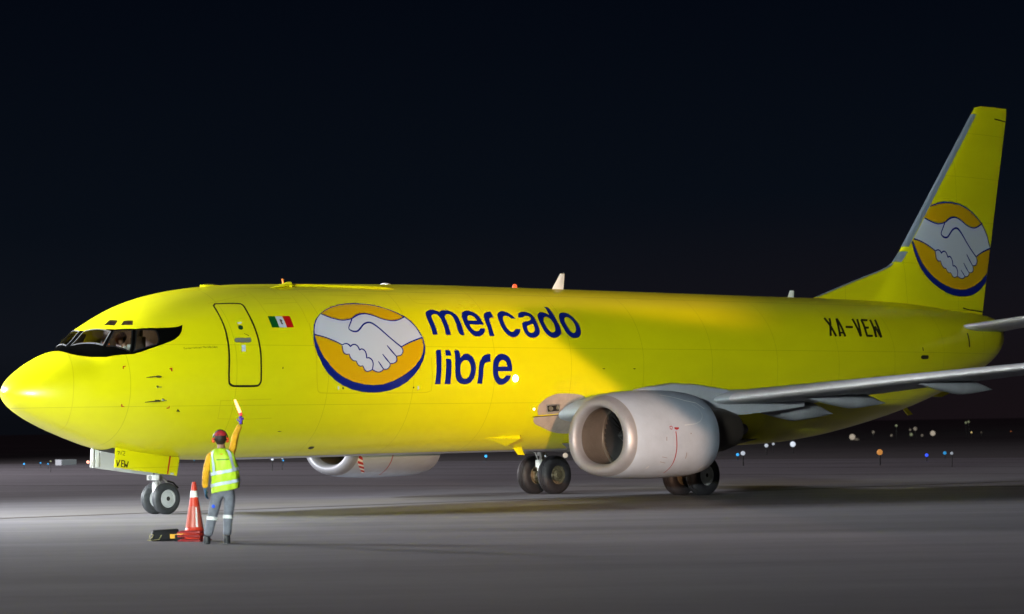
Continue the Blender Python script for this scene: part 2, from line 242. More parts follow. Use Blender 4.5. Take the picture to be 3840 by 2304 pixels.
D={
'word':[[[[10.517,4.169],[10.53,4.193],[10.549,4.216],[10.59,4.242],[10.636,4.264],[10.676,4.278],[10.714,4.286],[10.754,4.291],[10.793,4.292],[10.83,4.29],[10.864,4.284],[10.895,4.272],[10.924,4.257],[10.951,4.241],[10.978,4.224],[11.012,4.244],[11.046,4.262],[11.079,4.274],[11.112,4.282],[11.147,4.286],[11.181,4.288],[11.217,4.285],[11.253,4.28],[11.29,4.27],[11.326,4.257],[11.363,4.236],[11.398,4.212],[11.428,4.185],[11.453,4.155],[11.47,4.122],[11.48,4.085],[11.487,4.033],[11.491,3.978],[11.493,3.922],[11.493,3.865],[11.491,3.803],[11.489,3.739],[11.485,3.67],[11.482,3.599],[11.439,3.597],[11.4,3.598],[11.373,3.605],[11.351,3.617],[11.335,3.632],[11.325,3.651],[11.319,3.676],[11.317,3.703],[11.317,3.757],[11.319,3.819],[11.322,3.874],[11.325,3.929],[11.328,3.989],[11.327,4.044],[11.318,4.084],[11.301,4.118],[11.276,4.141],[11.246,4.155],[11.215,4.161],[11.183,4.16],[11.151,4.152],[11.121,4.137],[11.093,4.114],[11.072,4.086],[11.063,4.051],[11.061,4.013],[11.063,3.963],[11.065,3.909],[11.065,3.847],[11.064,3.782],[11.06,3.696],[11.059,3.605],[10.983,3.603],[10.923,3.604],[10.912,3.611],[10.908,3.624],[10.908,3.655],[10.911,3.693],[10.911,3.76],[10.913,3.835],[10.914,3.896],[10.913,3.955],[10.909,4.011],[10.901,4.061],[10.889,4.096],[10.871,4.125],[10.843,4.145],[10.812,4.157],[10.787,4.16],[10.758,4.157],[10.727,4.149],[10.697,4.134],[10.672,4.113],[10.655,4.089],[10.646,4.056],[10.643,4.021],[10.644,3.971],[10.647,3.916],[10.649,3.854],[10.651,3.789],[10.649,3.702],[10.65,3.61],[10.575,3.61],[10.499,3.61],[10.494,3.62],[10.49,3.631],[10.491,3.674],[10.492,3.727],[10.491,3.787],[10.489,3.852],[10.486,3.918],[10.484,3.982],[10.485,4.036],[10.49,4.088],[10.502,4.13]]],[[[11.635,4.136],[11.652,4.166],[11.673,4.194],[11.7,4.217],[11.731,4.236],[11.767,4.254],[11.804,4.266],[11.845,4.273],[11.886,4.274],[11.929,4.272],[11.969,4.264],[12.006,4.252],[12.04,4.236],[12.076,4.212],[12.11,4.184],[12.138,4.152],[12.161,4.118],[12.177,4.082],[12.187,4.043],[12.194,4],[12.199,3.957],[12.204,3.915],[12.209,3.874],[11.982,3.875],[11.756,3.877],[11.756,3.849],[11.76,3.822],[11.771,3.79],[11.788,3.759],[11.811,3.735],[11.837,3.715],[11.866,3.705],[11.898,3.701],[11.934,3.704],[11.969,3.712],[11.993,3.726],[12.014,3.743],[12.035,3.76],[12.056,3.778],[12.126,3.778],[12.196,3.779],[12.191,3.753],[12.183,3.727],[12.169,3.7],[12.149,3.674],[12.117,3.647],[12.08,3.621],[12.042,3.602],[12.001,3.586],[11.955,3.573],[11.906,3.566],[11.857,3.567],[11.81,3.577],[11.77,3.595],[11.736,3.619],[11.699,3.655],[11.665,3.697],[11.637,3.744],[11.615,3.794],[11.602,3.843],[11.594,3.894],[11.592,3.947],[11.594,3.998],[11.599,4.038],[11.607,4.076],[11.619,4.106]],[[11.779,4.068],[11.793,4.089],[11.812,4.108],[11.839,4.123],[11.869,4.131],[11.901,4.131],[11.932,4.125],[11.96,4.115],[11.985,4.1],[12.003,4.08],[12.016,4.056],[12.028,4.021],[12.04,3.983],[11.898,3.983],[11.757,3.983],[11.757,4],[11.759,4.019],[11.767,4.043]]],[[[12.333,4.116],[12.352,4.148],[12.379,4.178],[12.417,4.205],[12.459,4.227],[12.499,4.241],[12.539,4.248],[12.585,4.255],[12.622,4.256],[12.629,4.246],[12.63,4.231],[12.631,4.165],[12.635,4.086],[12.606,4.083],[12.576,4.08],[12.539,4.073],[12.505,4.064],[12.483,4.05],[12.467,4.033],[12.453,4.003],[12.445,3.97],[12.443,3.929],[12.443,3.885],[12.441,3.831],[12.439,3.775],[12.439,3.683],[12.443,3.582],[12.364,3.583],[12.284,3.585],[12.284,3.617],[12.284,3.649],[12.29,3.712],[12.297,3.782],[12.296,3.842],[12.294,3.901],[12.298,3.965],[12.306,4.026],[12.317,4.072]]],[[[12.799,4.156],[12.825,4.189],[12.859,4.22],[12.899,4.245],[12.943,4.265],[12.989,4.278],[13.034,4.284],[13.073,4.282],[13.107,4.274],[13.148,4.259],[13.187,4.238],[13.222,4.211],[13.255,4.181],[13.284,4.151],[13.31,4.119],[13.327,4.087],[13.342,4.054],[13.27,4.056],[13.209,4.062],[13.184,4.079],[13.163,4.101],[13.134,4.121],[13.103,4.136],[13.072,4.142],[13.039,4.143],[13.011,4.136],[12.983,4.123],[12.956,4.102],[12.934,4.077],[12.918,4.043],[12.908,4.007],[12.9,3.955],[12.9,3.901],[12.909,3.853],[12.926,3.809],[12.947,3.767],[12.973,3.733],[12.997,3.713],[13.028,3.701],[13.063,3.7],[13.098,3.705],[13.122,3.714],[13.146,3.726],[13.172,3.751],[13.204,3.772],[13.274,3.777],[13.355,3.777],[13.35,3.755],[13.342,3.733],[13.326,3.707],[13.304,3.679],[13.273,3.647],[13.235,3.617],[13.189,3.594],[13.142,3.577],[13.099,3.565],[13.056,3.559],[13.012,3.562],[12.97,3.572],[12.925,3.592],[12.884,3.617],[12.843,3.651],[12.809,3.691],[12.782,3.741],[12.763,3.798],[12.753,3.856],[12.75,3.918],[12.753,3.987],[12.763,4.053],[12.777,4.106]]],[[[13.457,4.117],[13.469,4.147],[13.489,4.18],[13.512,4.206],[13.542,4.23],[13.577,4.249],[13.615,4.264],[13.66,4.275],[13.706,4.28],[13.756,4.28],[13.805,4.274],[13.856,4.261],[13.901,4.243],[13.935,4.219],[13.961,4.19],[13.977,4.156],[13.987,4.117],[13.992,4.064],[13.994,4.006],[13.997,3.943],[14,3.881],[14.001,3.828],[13.999,3.779],[13.992,3.737],[13.979,3.697],[13.958,3.664],[13.929,3.634],[13.895,3.609],[13.856,3.589],[13.812,3.573],[13.766,3.562],[13.718,3.555],[13.671,3.554],[13.621,3.56],[13.574,3.573],[13.534,3.595],[13.5,3.624],[13.476,3.659],[13.46,3.699],[13.452,3.743],[13.451,3.789],[13.46,3.848],[13.474,3.901],[13.487,3.924],[13.507,3.944],[13.538,3.962],[13.574,3.975],[13.617,3.984],[13.663,3.991],[13.708,3.997],[13.751,4.005],[13.79,4.018],[13.824,4.033],[13.841,4.047],[13.852,4.064],[13.856,4.084],[13.852,4.104],[13.841,4.122],[13.824,4.135],[13.791,4.146],[13.753,4.152],[13.721,4.153],[13.687,4.148],[13.654,4.129],[13.625,4.11],[13.607,4.102],[13.589,4.097],[13.527,4.094],[13.467,4.095],[13.458,4.103]],[[13.606,3.828],[13.617,3.846],[13.633,3.861],[13.665,3.874],[13.702,3.886],[13.757,3.903],[13.809,3.916],[13.829,3.915],[13.847,3.912],[13.85,3.881],[13.852,3.85],[13.853,3.818],[13.85,3.786],[13.837,3.757],[13.817,3.731],[13.788,3.71],[13.756,3.694],[13.725,3.685],[13.694,3.682],[13.662,3.684],[13.635,3.692],[13.614,3.712],[13.601,3.737],[13.595,3.764],[13.595,3.791],[13.599,3.81]]],[[[14.141,4.162],[14.164,4.196],[14.193,4.228],[14.228,4.251],[14.265,4.268],[14.299,4.277],[14.331,4.28],[14.374,4.277],[14.416,4.268],[14.454,4.253],[14.488,4.234],[14.518,4.216],[14.547,4.198],[14.551,4.25],[14.556,4.303],[14.56,4.35],[14.561,4.396],[14.555,4.434],[14.546,4.471],[14.6,4.469],[14.645,4.465],[14.663,4.456],[14.675,4.441],[14.685,4.414],[14.692,4.381],[14.694,4.334],[14.696,4.283],[14.702,4.22],[14.707,4.153],[14.71,4.076],[14.713,3.999],[14.721,3.929],[14.726,3.864],[14.722,3.811],[14.714,3.761],[14.705,3.723],[14.69,3.688],[14.668,3.659],[14.639,3.634],[14.599,3.609],[14.553,3.588],[14.501,3.572],[14.45,3.561],[14.402,3.558],[14.356,3.562],[14.312,3.572],[14.273,3.59],[14.23,3.619],[14.192,3.655],[14.16,3.697],[14.135,3.744],[14.118,3.802],[14.107,3.864],[14.099,3.921],[14.095,3.979],[14.099,4.035],[14.109,4.089],[14.122,4.126]],[[14.268,4.051],[14.288,4.082],[14.312,4.108],[14.343,4.126],[14.375,4.136],[14.408,4.138],[14.438,4.134],[14.47,4.119],[14.498,4.097],[14.519,4.069],[14.534,4.036],[14.548,3.994],[14.557,3.948],[14.559,3.899],[14.556,3.852],[14.55,3.813],[14.539,3.777],[14.524,3.752],[14.502,3.731],[14.475,3.715],[14.445,3.705],[14.409,3.702],[14.375,3.706],[14.341,3.725],[14.312,3.751],[14.286,3.787],[14.265,3.829],[14.254,3.871],[14.248,3.914],[14.245,3.953],[14.247,3.991],[14.255,4.021]]],[[[14.864,4.177],[14.893,4.213],[14.929,4.244],[14.969,4.265],[15.01,4.277],[15.06,4.285],[15.11,4.285],[15.158,4.277],[15.201,4.262],[15.244,4.236],[15.282,4.203],[15.317,4.161],[15.346,4.113],[15.37,4.059],[15.389,4.002],[15.403,3.944],[15.411,3.884],[15.41,3.821],[15.401,3.761],[15.384,3.714],[15.36,3.669],[15.328,3.635],[15.29,3.606],[15.25,3.584],[15.206,3.569],[15.157,3.561],[15.108,3.559],[15.061,3.564],[15.019,3.576],[14.973,3.599],[14.931,3.628],[14.892,3.669],[14.86,3.717],[14.84,3.771],[14.827,3.828],[14.813,3.889],[14.806,3.952],[14.808,4.012],[14.818,4.072],[14.837,4.126]],[[14.986,4.065],[15.004,4.093],[15.028,4.117],[15.058,4.134],[15.09,4.142],[15.124,4.14],[15.154,4.13],[15.184,4.111],[15.21,4.085],[15.233,4.05],[15.25,4.009],[15.259,3.965],[15.263,3.921],[15.262,3.877],[15.256,3.834],[15.244,3.795],[15.227,3.759],[15.206,3.733],[15.178,3.712],[15.144,3.699],[15.111,3.693],[15.083,3.701],[15.06,3.715],[15.035,3.74],[15.013,3.77],[14.996,3.812],[14.983,3.858],[14.973,3.902],[14.967,3.945],[14.965,3.98],[14.966,4.014],[14.973,4.039]]],[[[10.492,3.2],[10.497,3.217],[10.508,3.231],[10.529,3.241],[10.553,3.247],[10.598,3.249],[10.65,3.249],[10.649,3.198],[10.648,3.146],[10.649,3.081],[10.649,3.012],[10.648,2.943],[10.646,2.886],[10.645,2.829],[10.644,2.771],[10.64,2.706],[10.636,2.643],[10.636,2.596],[10.637,2.548],[10.55,2.548],[10.462,2.547],[10.468,2.595],[10.473,2.644],[10.478,2.699],[10.481,2.757],[10.485,2.827],[10.487,2.9],[10.486,2.97],[10.485,3.057],[10.487,3.135]]],[[[10.782,3.24],[10.848,3.242],[10.904,3.241],[10.923,3.232],[10.937,3.218],[10.947,3.197],[10.955,3.173],[10.959,3.143],[10.962,3.112],[10.875,3.111],[10.787,3.11],[10.784,3.175]]],[[[10.784,3.039],[10.835,3.041],[10.881,3.041],[10.911,3.036],[10.935,3.025],[10.95,3.007],[10.958,2.985],[10.961,2.942],[10.962,2.899],[10.961,2.837],[10.959,2.77],[10.955,2.714],[10.95,2.657],[10.948,2.603],[10.947,2.548],[10.857,2.548],[10.768,2.548],[10.771,2.599],[10.775,2.65],[10.778,2.71],[10.78,2.771],[10.783,2.838],[10.785,2.899],[10.787,2.941],[10.787,2.985],[10.786,3.012]]],[[[11.068,3.241],[11.134,3.242],[11.19,3.239],[11.214,3.223],[11.227,3.2],[11.234,3.17],[11.238,3.137],[11.241,3.1],[11.245,3.061],[11.273,3.087],[11.302,3.11],[11.333,3.131],[11.367,3.146],[11.41,3.156],[11.455,3.158],[11.498,3.154],[11.539,3.142],[11.582,3.121],[11.621,3.093],[11.652,3.059],[11.677,3.021],[11.7,2.974],[11.717,2.933],[11.727,2.892],[11.73,2.85],[11.725,2.802],[11.715,2.754],[11.704,2.711],[11.685,2.67],[11.656,2.633],[11.619,2.601],[11.577,2.576],[11.527,2.558],[11.462,2.545],[11.395,2.539],[11.338,2.541],[11.282,2.551],[11.227,2.57],[11.178,2.595],[11.142,2.62],[11.116,2.649],[11.096,2.686],[11.084,2.725],[11.075,2.775],[11.07,2.828],[11.071,2.897],[11.075,2.968],[11.077,3.053],[11.078,3.128],[11.074,3.172],[11.069,3.209],[11.069,3.225]],[[11.24,2.828],[11.239,2.864],[11.243,2.899],[11.251,2.923],[11.268,2.945],[11.297,2.97],[11.331,2.994],[11.364,3.006],[11.399,3.01],[11.434,3.006],[11.466,2.994],[11.499,2.975],[11.526,2.951],[11.548,2.928],[11.562,2.899],[11.567,2.865],[11.566,2.828],[11.56,2.79],[11.548,2.754],[11.532,2.722],[11.51,2.694],[11.483,2.674],[11.452,2.659],[11.419,2.654],[11.385,2.654],[11.348,2.662],[11.315,2.675],[11.288,2.698],[11.268,2.725],[11.254,2.751],[11.246,2.777],[11.241,2.803]]],[[[11.798,2.551],[11.802,2.596],[11.806,2.639],[11.81,2.696],[11.814,2.754],[11.817,2.806],[11.823,2.857],[11.832,2.903],[11.848,2.945],[11.871,2.993],[11.902,3.04],[11.939,3.079],[11.982,3.112],[12.025,3.131],[12.073,3.144],[12.137,3.151],[12.206,3.156],[12.203,3.065],[12.204,2.973],[12.163,2.973],[12.123,2.971],[12.083,2.966],[12.047,2.955],[12.021,2.943],[12.003,2.926],[11.988,2.895],[11.978,2.857],[11.973,2.808],[11.97,2.754],[11.965,2.695],[11.962,2.639],[11.96,2.595],[11.959,2.551],[11.878,2.551]]],[[[12.275,2.828],[12.276,2.881],[12.284,2.933],[12.301,2.981],[12.326,3.032],[12.356,3.071],[12.395,3.105],[12.439,3.131],[12.488,3.15],[12.538,3.16],[12.59,3.163],[12.641,3.158],[12.689,3.147],[12.739,3.126],[12.785,3.098],[12.821,3.064],[12.849,3.025],[12.869,2.982],[12.884,2.941],[12.896,2.904],[12.902,2.865],[12.901,2.833],[12.898,2.801],[12.672,2.8],[12.447,2.8],[12.448,2.777],[12.452,2.754],[12.463,2.727],[12.481,2.7],[12.507,2.678],[12.535,2.662],[12.56,2.654],[12.587,2.652],[12.618,2.658],[12.648,2.669],[12.673,2.687],[12.695,2.704],[12.712,2.713],[12.732,2.718],[12.795,2.718],[12.872,2.716],[12.862,2.692],[12.851,2.669],[12.827,2.638],[12.795,2.607],[12.752,2.579],[12.701,2.555],[12.641,2.537],[12.58,2.527],[12.527,2.53],[12.476,2.543],[12.431,2.564],[12.393,2.591],[12.354,2.628],[12.321,2.669],[12.299,2.712],[12.285,2.754],[12.277,2.791]],[[12.453,2.886],[12.458,2.91],[12.466,2.934],[12.485,2.958],[12.512,2.988],[12.549,3.008],[12.589,3.017],[12.628,3.012],[12.664,2.998],[12.693,2.978],[12.713,2.953],[12.728,2.923],[12.741,2.886],[12.597,2.886]]]],
'logo':[[[[8.534,4.502],[8.866,4.479],[9.156,4.417],[9.427,4.318],[9.652,4.203],[9.823,4.094],[9.962,3.951],[10.063,3.798],[10.142,3.608],[10.172,3.459],[10.179,3.298],[10.141,3.139],[10.071,2.983],[9.964,2.859],[9.803,2.726],[9.608,2.6],[9.375,2.499],[9.119,2.431],[8.84,2.395],[8.557,2.386],[8.27,2.405],[7.978,2.456],[7.705,2.536],[7.453,2.643],[7.245,2.771],[7.075,2.922],[6.958,3.126],[6.905,3.316],[6.899,3.493],[6.94,3.676],[7.018,3.85],[7.128,3.996],[7.305,4.14],[7.534,4.273],[7.768,4.371],[8.013,4.446],[8.262,4.49]]],[[[8.505,4.457],[8.844,4.444],[9.135,4.383],[9.408,4.286],[9.616,4.176],[9.771,4.074],[9.899,3.951],[10.016,3.783],[10.089,3.608],[10.128,3.492],[10.128,3.362],[10.09,3.202],[10.012,3.061],[9.86,2.92],[9.653,2.803],[9.43,2.707],[9.172,2.616],[8.892,2.556],[8.609,2.541],[8.323,2.556],[8.015,2.605],[7.747,2.68],[7.501,2.789],[7.301,2.91],[7.13,3.078],[7.031,3.251],[6.976,3.427],[6.96,3.575],[6.996,3.727],[7.081,3.885],[7.205,4.033],[7.365,4.16],[7.568,4.262],[7.799,4.355],[8.035,4.415],[8.278,4.45]]],[[[7.362,4.154],[7.46,4.099],[7.559,4.051],[7.655,4.018],[7.752,3.994],[7.837,3.978],[7.921,3.971],[7.996,3.977],[8.07,3.99],[8.138,4.002],[8.206,4.022],[8.272,4.054],[8.339,4.089],[8.412,4.117],[8.486,4.138],[8.572,4.15],[8.656,4.153],[8.724,4.144],[8.787,4.129],[8.856,4.107],[8.926,4.08],[9,4.046],[9.078,4.013],[9.159,3.99],[9.244,3.972],[9.334,3.961],[9.423,3.958],[9.501,3.968],[9.582,3.987],[9.681,4.022],[9.787,4.064],[9.844,4.009],[9.899,3.951],[9.96,3.871],[10.016,3.783],[10.055,3.69],[10.089,3.608],[10.113,3.57],[10.14,3.533],[10.038,3.509],[9.937,3.483],[9.825,3.453],[9.711,3.418],[9.578,3.368],[9.44,3.313],[9.458,3.281],[9.47,3.249],[9.471,3.218],[9.461,3.186],[9.437,3.152],[9.402,3.123],[9.355,3.109],[9.308,3.103],[9.282,3.101],[9.256,3.1],[9.266,3.064],[9.271,3.03],[9.261,2.996],[9.238,2.967],[9.2,2.95],[9.155,2.942],[9.109,2.94],[9.062,2.94],[9.062,2.918],[9.056,2.896],[9.032,2.874],[9.001,2.854],[8.966,2.843],[8.929,2.838],[8.898,2.841],[8.868,2.846],[8.844,2.827],[8.818,2.811],[8.775,2.797],[8.727,2.789],[8.676,2.793],[8.624,2.805],[8.577,2.82],[8.532,2.836],[8.507,2.826],[8.482,2.818],[8.433,2.807],[8.381,2.802],[8.341,2.812],[8.309,2.83],[8.278,2.864],[8.248,2.903],[8.213,2.896],[8.178,2.894],[8.14,2.904],[8.107,2.92],[8.08,2.948],[8.055,2.99],[8.016,2.99],[7.979,2.995],[7.937,3.019],[7.902,3.053],[7.878,3.097],[7.859,3.146],[7.813,3.14],[7.769,3.142],[7.726,3.161],[7.695,3.193],[7.696,3.262],[7.688,3.336],[7.624,3.389],[7.539,3.433],[7.451,3.472],[7.359,3.507],[7.269,3.538],[7.177,3.565],[7.072,3.586],[6.963,3.605],[6.977,3.666],[6.996,3.727],[7.033,3.804],[7.081,3.885],[7.138,3.961],[7.205,4.033],[7.28,4.095]]],[[[7.348,4.139],[7.385,4.118],[7.466,4.075],[7.547,4.037],[7.611,4.014],[7.678,3.995],[7.742,3.979],[7.799,3.968],[7.857,3.96],[7.915,3.956],[7.965,3.959],[8.017,3.966],[8.067,3.974],[8.112,3.982],[8.159,3.991],[8.207,4.004],[8.255,4.024],[8.3,4.047],[8.342,4.067],[8.387,4.085],[8.434,4.102],[8.479,4.114],[8.534,4.124],[8.592,4.131],[8.646,4.134],[8.69,4.131],[8.733,4.123],[8.774,4.113],[8.82,4.1],[8.867,4.084],[8.914,4.067],[8.963,4.045],[9.014,4.022],[9.067,4.001],[9.121,3.984],[9.177,3.97],[9.235,3.959],[9.295,3.95],[9.357,3.944],[9.417,3.943],[9.471,3.947],[9.526,3.957],[9.582,3.971],[9.663,3.998],[9.748,4.03],[9.789,4.046],[9.785,4.083],[9.746,4.066],[9.661,4.031],[9.583,4.003],[9.531,3.989],[9.479,3.979],[9.43,3.974],[9.372,3.974],[9.312,3.978],[9.253,3.986],[9.196,3.996],[9.141,4.01],[9.088,4.026],[9.037,4.047],[8.986,4.071],[8.937,4.093],[8.892,4.112],[8.845,4.13],[8.799,4.145],[8.757,4.156],[8.714,4.166],[8.667,4.171],[8.612,4.173],[8.552,4.17],[8.493,4.163],[8.441,4.15],[8.388,4.132],[8.337,4.111],[8.289,4.086],[8.245,4.06],[8.205,4.039],[8.163,4.024],[8.119,4.014],[8.074,4.005],[8.025,3.996],[7.975,3.989],[7.928,3.986],[7.874,3.99],[7.817,3.998],[7.762,4.009],[7.699,4.024],[7.634,4.043],[7.572,4.066],[7.492,4.104],[7.412,4.148],[7.376,4.169]],[[8.174,4.017],[8.161,4],[8.132,3.962],[8.103,3.925],[8.063,3.878],[8.018,3.824],[7.987,3.778],[7.979,3.752],[7.984,3.73],[7.997,3.712],[8.022,3.692],[8.057,3.674],[8.097,3.661],[8.141,3.657],[8.189,3.659],[8.237,3.669],[8.28,3.691],[8.318,3.718],[8.353,3.744],[8.397,3.779],[8.445,3.817],[8.49,3.847],[8.531,3.865],[8.574,3.879],[8.615,3.887],[8.651,3.888],[8.686,3.883],[8.717,3.872],[8.762,3.846],[8.811,3.81],[8.858,3.772],[8.912,3.722],[8.969,3.666],[9.028,3.611],[9.087,3.558],[9.148,3.506],[9.211,3.454],[9.298,3.388],[9.391,3.323],[9.434,3.292],[9.464,3.317],[9.42,3.347],[9.327,3.412],[9.24,3.477],[9.178,3.528],[9.118,3.581],[9.06,3.634],[9.003,3.69],[8.947,3.748],[8.894,3.799],[8.849,3.841],[8.801,3.881],[8.755,3.912],[8.718,3.927],[8.675,3.934],[8.629,3.934],[8.578,3.924],[8.524,3.907],[8.471,3.883],[8.417,3.847],[8.367,3.807],[8.322,3.773],[8.288,3.747],[8.257,3.724],[8.228,3.71],[8.194,3.702],[8.156,3.699],[8.12,3.701],[8.085,3.709],[8.052,3.722],[8.028,3.736],[8.019,3.747],[8.014,3.761],[8.016,3.774],[8.047,3.813],[8.093,3.865],[8.136,3.913],[8.166,3.951],[8.195,3.989],[8.208,4.007]],[[9.435,3.298],[9.489,3.319],[9.606,3.363],[9.717,3.403],[9.791,3.426],[9.866,3.447],[9.94,3.466],[10.027,3.488],[10.114,3.51],[10.154,3.519],[10.149,3.557],[10.109,3.546],[10.021,3.524],[9.934,3.5],[9.858,3.479],[9.782,3.457],[9.706,3.432],[9.594,3.39],[9.477,3.343],[9.423,3.321]],[[6.947,3.587],[6.99,3.58],[7.08,3.562],[7.166,3.543],[7.227,3.525],[7.288,3.506],[7.347,3.486],[7.409,3.463],[7.47,3.439],[7.528,3.416],[7.579,3.393],[7.63,3.369],[7.685,3.344],[7.716,3.353],[7.733,3.361],[7.749,3.366],[7.772,3.371],[7.799,3.373],[7.822,3.373],[7.842,3.367],[7.861,3.358],[7.877,3.347],[7.887,3.337],[7.896,3.324],[7.921,3.304],[7.955,3.322],[7.972,3.334],[7.988,3.342],[8.01,3.349],[8.035,3.354],[8.057,3.354],[8.08,3.346],[8.102,3.334],[8.121,3.318],[8.136,3.295],[8.149,3.264],[8.169,3.227],[8.212,3.237],[8.23,3.247],[8.243,3.25],[8.264,3.246],[8.288,3.236],[8.307,3.223],[8.323,3.203],[8.336,3.177],[8.345,3.15],[8.349,3.121],[8.35,3.089],[8.355,3.049],[8.397,3.046],[8.42,3.049],[8.439,3.047],[8.463,3.038],[8.489,3.023],[8.508,3.006],[8.524,2.981],[8.536,2.952],[8.542,2.931],[8.536,2.897],[8.524,2.857],[8.518,2.838],[8.546,2.834],[8.553,2.853],[8.567,2.894],[8.574,2.931],[8.569,2.957],[8.557,2.991],[8.539,3.021],[8.514,3.044],[8.483,3.062],[8.452,3.074],[8.422,3.077],[8.394,3.074],[8.385,3.065],[8.387,3.091],[8.386,3.125],[8.381,3.158],[8.37,3.188],[8.356,3.217],[8.337,3.242],[8.311,3.26],[8.281,3.272],[8.249,3.278],[8.219,3.274],[8.195,3.263],[8.195,3.253],[8.186,3.278],[8.171,3.309],[8.152,3.337],[8.129,3.357],[8.101,3.372],[8.07,3.382],[8.038,3.384],[8.005,3.379],[7.975,3.371],[7.95,3.358],[7.93,3.344],[7.928,3.336],[7.932,3.343],[7.922,3.358],[7.907,3.372],[7.886,3.384],[7.861,3.395],[7.833,3.401],[7.802,3.402],[7.771,3.398],[7.743,3.392],[7.722,3.385],[7.703,3.377],[7.699,3.37],[7.651,3.393],[7.6,3.417],[7.548,3.44],[7.489,3.465],[7.428,3.489],[7.366,3.511],[7.306,3.533],[7.246,3.553],[7.184,3.571],[7.098,3.593],[7.008,3.613],[6.967,3.623]],[[9.426,3.307],[9.433,3.296],[9.447,3.27],[9.456,3.246],[9.457,3.227],[9.455,3.208],[9.448,3.189],[9.434,3.169],[9.416,3.148],[9.395,3.132],[9.368,3.123],[9.335,3.118],[9.306,3.114],[9.29,3.112],[9.273,3.111],[9.242,3.103],[9.248,3.073],[9.255,3.05],[9.257,3.03],[9.252,3.01],[9.242,2.99],[9.227,2.975],[9.207,2.963],[9.18,2.954],[9.152,2.949],[9.124,2.947],[9.094,2.947],[9.053,2.946],[9.047,2.926],[9.047,2.912],[9.042,2.899],[9.029,2.886],[9.011,2.872],[8.992,2.861],[8.972,2.854],[8.949,2.849],[8.928,2.847],[8.911,2.848],[8.892,2.851],[8.862,2.854],[8.841,2.839],[8.826,2.827],[8.809,2.818],[8.784,2.809],[8.755,2.801],[8.726,2.797],[8.695,2.799],[8.662,2.805],[8.63,2.813],[8.599,2.822],[8.569,2.833],[8.534,2.845],[8.507,2.837],[8.492,2.831],[8.476,2.826],[8.446,2.819],[8.411,2.812],[8.382,2.81],[8.36,2.815],[8.339,2.824],[8.321,2.835],[8.3,2.855],[8.281,2.881],[8.257,2.909],[8.221,2.906],[8.199,2.903],[8.18,2.902],[8.159,2.907],[8.137,2.915],[8.118,2.925],[8.101,2.941],[8.084,2.964],[8.064,2.998],[8.029,3.001],[8.005,3.001],[7.985,3.005],[7.961,3.018],[7.935,3.037],[7.914,3.058],[7.898,3.085],[7.885,3.117],[7.869,3.155],[7.828,3.153],[7.799,3.15],[7.774,3.152],[7.749,3.162],[7.724,3.178],[7.709,3.197],[7.7,3.247],[7.7,3.307],[7.702,3.337],[7.674,3.335],[7.672,3.305],[7.672,3.243],[7.682,3.19],[7.702,3.163],[7.732,3.144],[7.764,3.131],[7.797,3.128],[7.83,3.132],[7.85,3.138],[7.858,3.11],[7.871,3.077],[7.889,3.047],[7.914,3.022],[7.942,3.001],[7.972,2.985],[8.001,2.979],[8.028,2.979],[8.045,2.982],[8.058,2.955],[8.076,2.934],[8.096,2.915],[8.119,2.902],[8.146,2.892],[8.175,2.886],[8.203,2.886],[8.228,2.891],[8.239,2.896],[8.255,2.874],[8.276,2.848],[8.298,2.825],[8.321,2.811],[8.348,2.799],[8.38,2.793],[8.418,2.795],[8.456,2.802],[8.488,2.81],[8.506,2.815],[8.523,2.822],[8.53,2.828],[8.555,2.818],[8.586,2.807],[8.619,2.797],[8.654,2.789],[8.691,2.782],[8.728,2.78],[8.764,2.784],[8.798,2.793],[8.826,2.804],[8.847,2.815],[8.863,2.828],[8.873,2.838],[8.885,2.834],[8.906,2.83],[8.93,2.83],[8.957,2.833],[8.984,2.838],[9.009,2.847],[9.033,2.861],[9.053,2.877],[9.069,2.893],[9.075,2.91],[9.076,2.926],[9.071,2.934],[9.093,2.932],[9.125,2.932],[9.158,2.935],[9.19,2.94],[9.221,2.948],[9.248,2.96],[9.267,2.981],[9.279,3.004],[9.286,3.029],[9.284,3.054],[9.277,3.079],[9.269,3.097],[9.273,3.09],[9.291,3.09],[9.309,3.092],[9.339,3.096],[9.376,3.102],[9.41,3.114],[9.437,3.135],[9.459,3.159],[9.475,3.183],[9.484,3.206],[9.487,3.229],[9.485,3.253],[9.475,3.28],[9.461,3.307],[9.453,3.319]],[[9.005,3.342],[9.02,3.319],[9.059,3.271],[9.1,3.223],[9.155,3.171],[9.215,3.117],[9.244,3.092],[9.267,3.107],[9.241,3.133],[9.185,3.189],[9.134,3.243],[9.088,3.288],[9.044,3.333],[9.023,3.352]],[[8.841,3.141],[8.857,3.119],[8.896,3.073],[8.937,3.027],[8.982,2.986],[9.029,2.948],[9.051,2.935],[9.073,2.945],[9.054,2.96],[9.011,3.003],[8.97,3.047],[8.924,3.089],[8.88,3.132],[8.858,3.151]],[[8.701,2.978],[8.713,2.961],[8.741,2.935],[8.77,2.908],[8.803,2.881],[8.836,2.854],[8.852,2.841],[8.875,2.85],[8.862,2.864],[8.831,2.892],[8.801,2.92],[8.767,2.944],[8.734,2.972],[8.718,2.987]]]],
'finaff':[[1.202,-0.142,22.757],[-0.019,1.31,2.395]],
'flag':[[[5.831,4.118],[6.015,4.108],[6.025,3.804],[5.827,3.813]],[[6.026,4.109],[6.222,4.102],[6.24,3.8],[6.029,3.804]],[[6.235,4.102],[6.427,4.102],[6.44,4.093],[6.434,3.799],[6.244,3.8]],[[6.105,4.004],[6.12,4.018],[6.146,4.019],[6.172,4.002],[6.181,3.973],[6.151,3.953],[6.145,3.929],[6.168,3.912],[6.159,3.889],[6.129,3.877],[6.113,3.89],[6.114,3.914],[6.109,3.962]]],
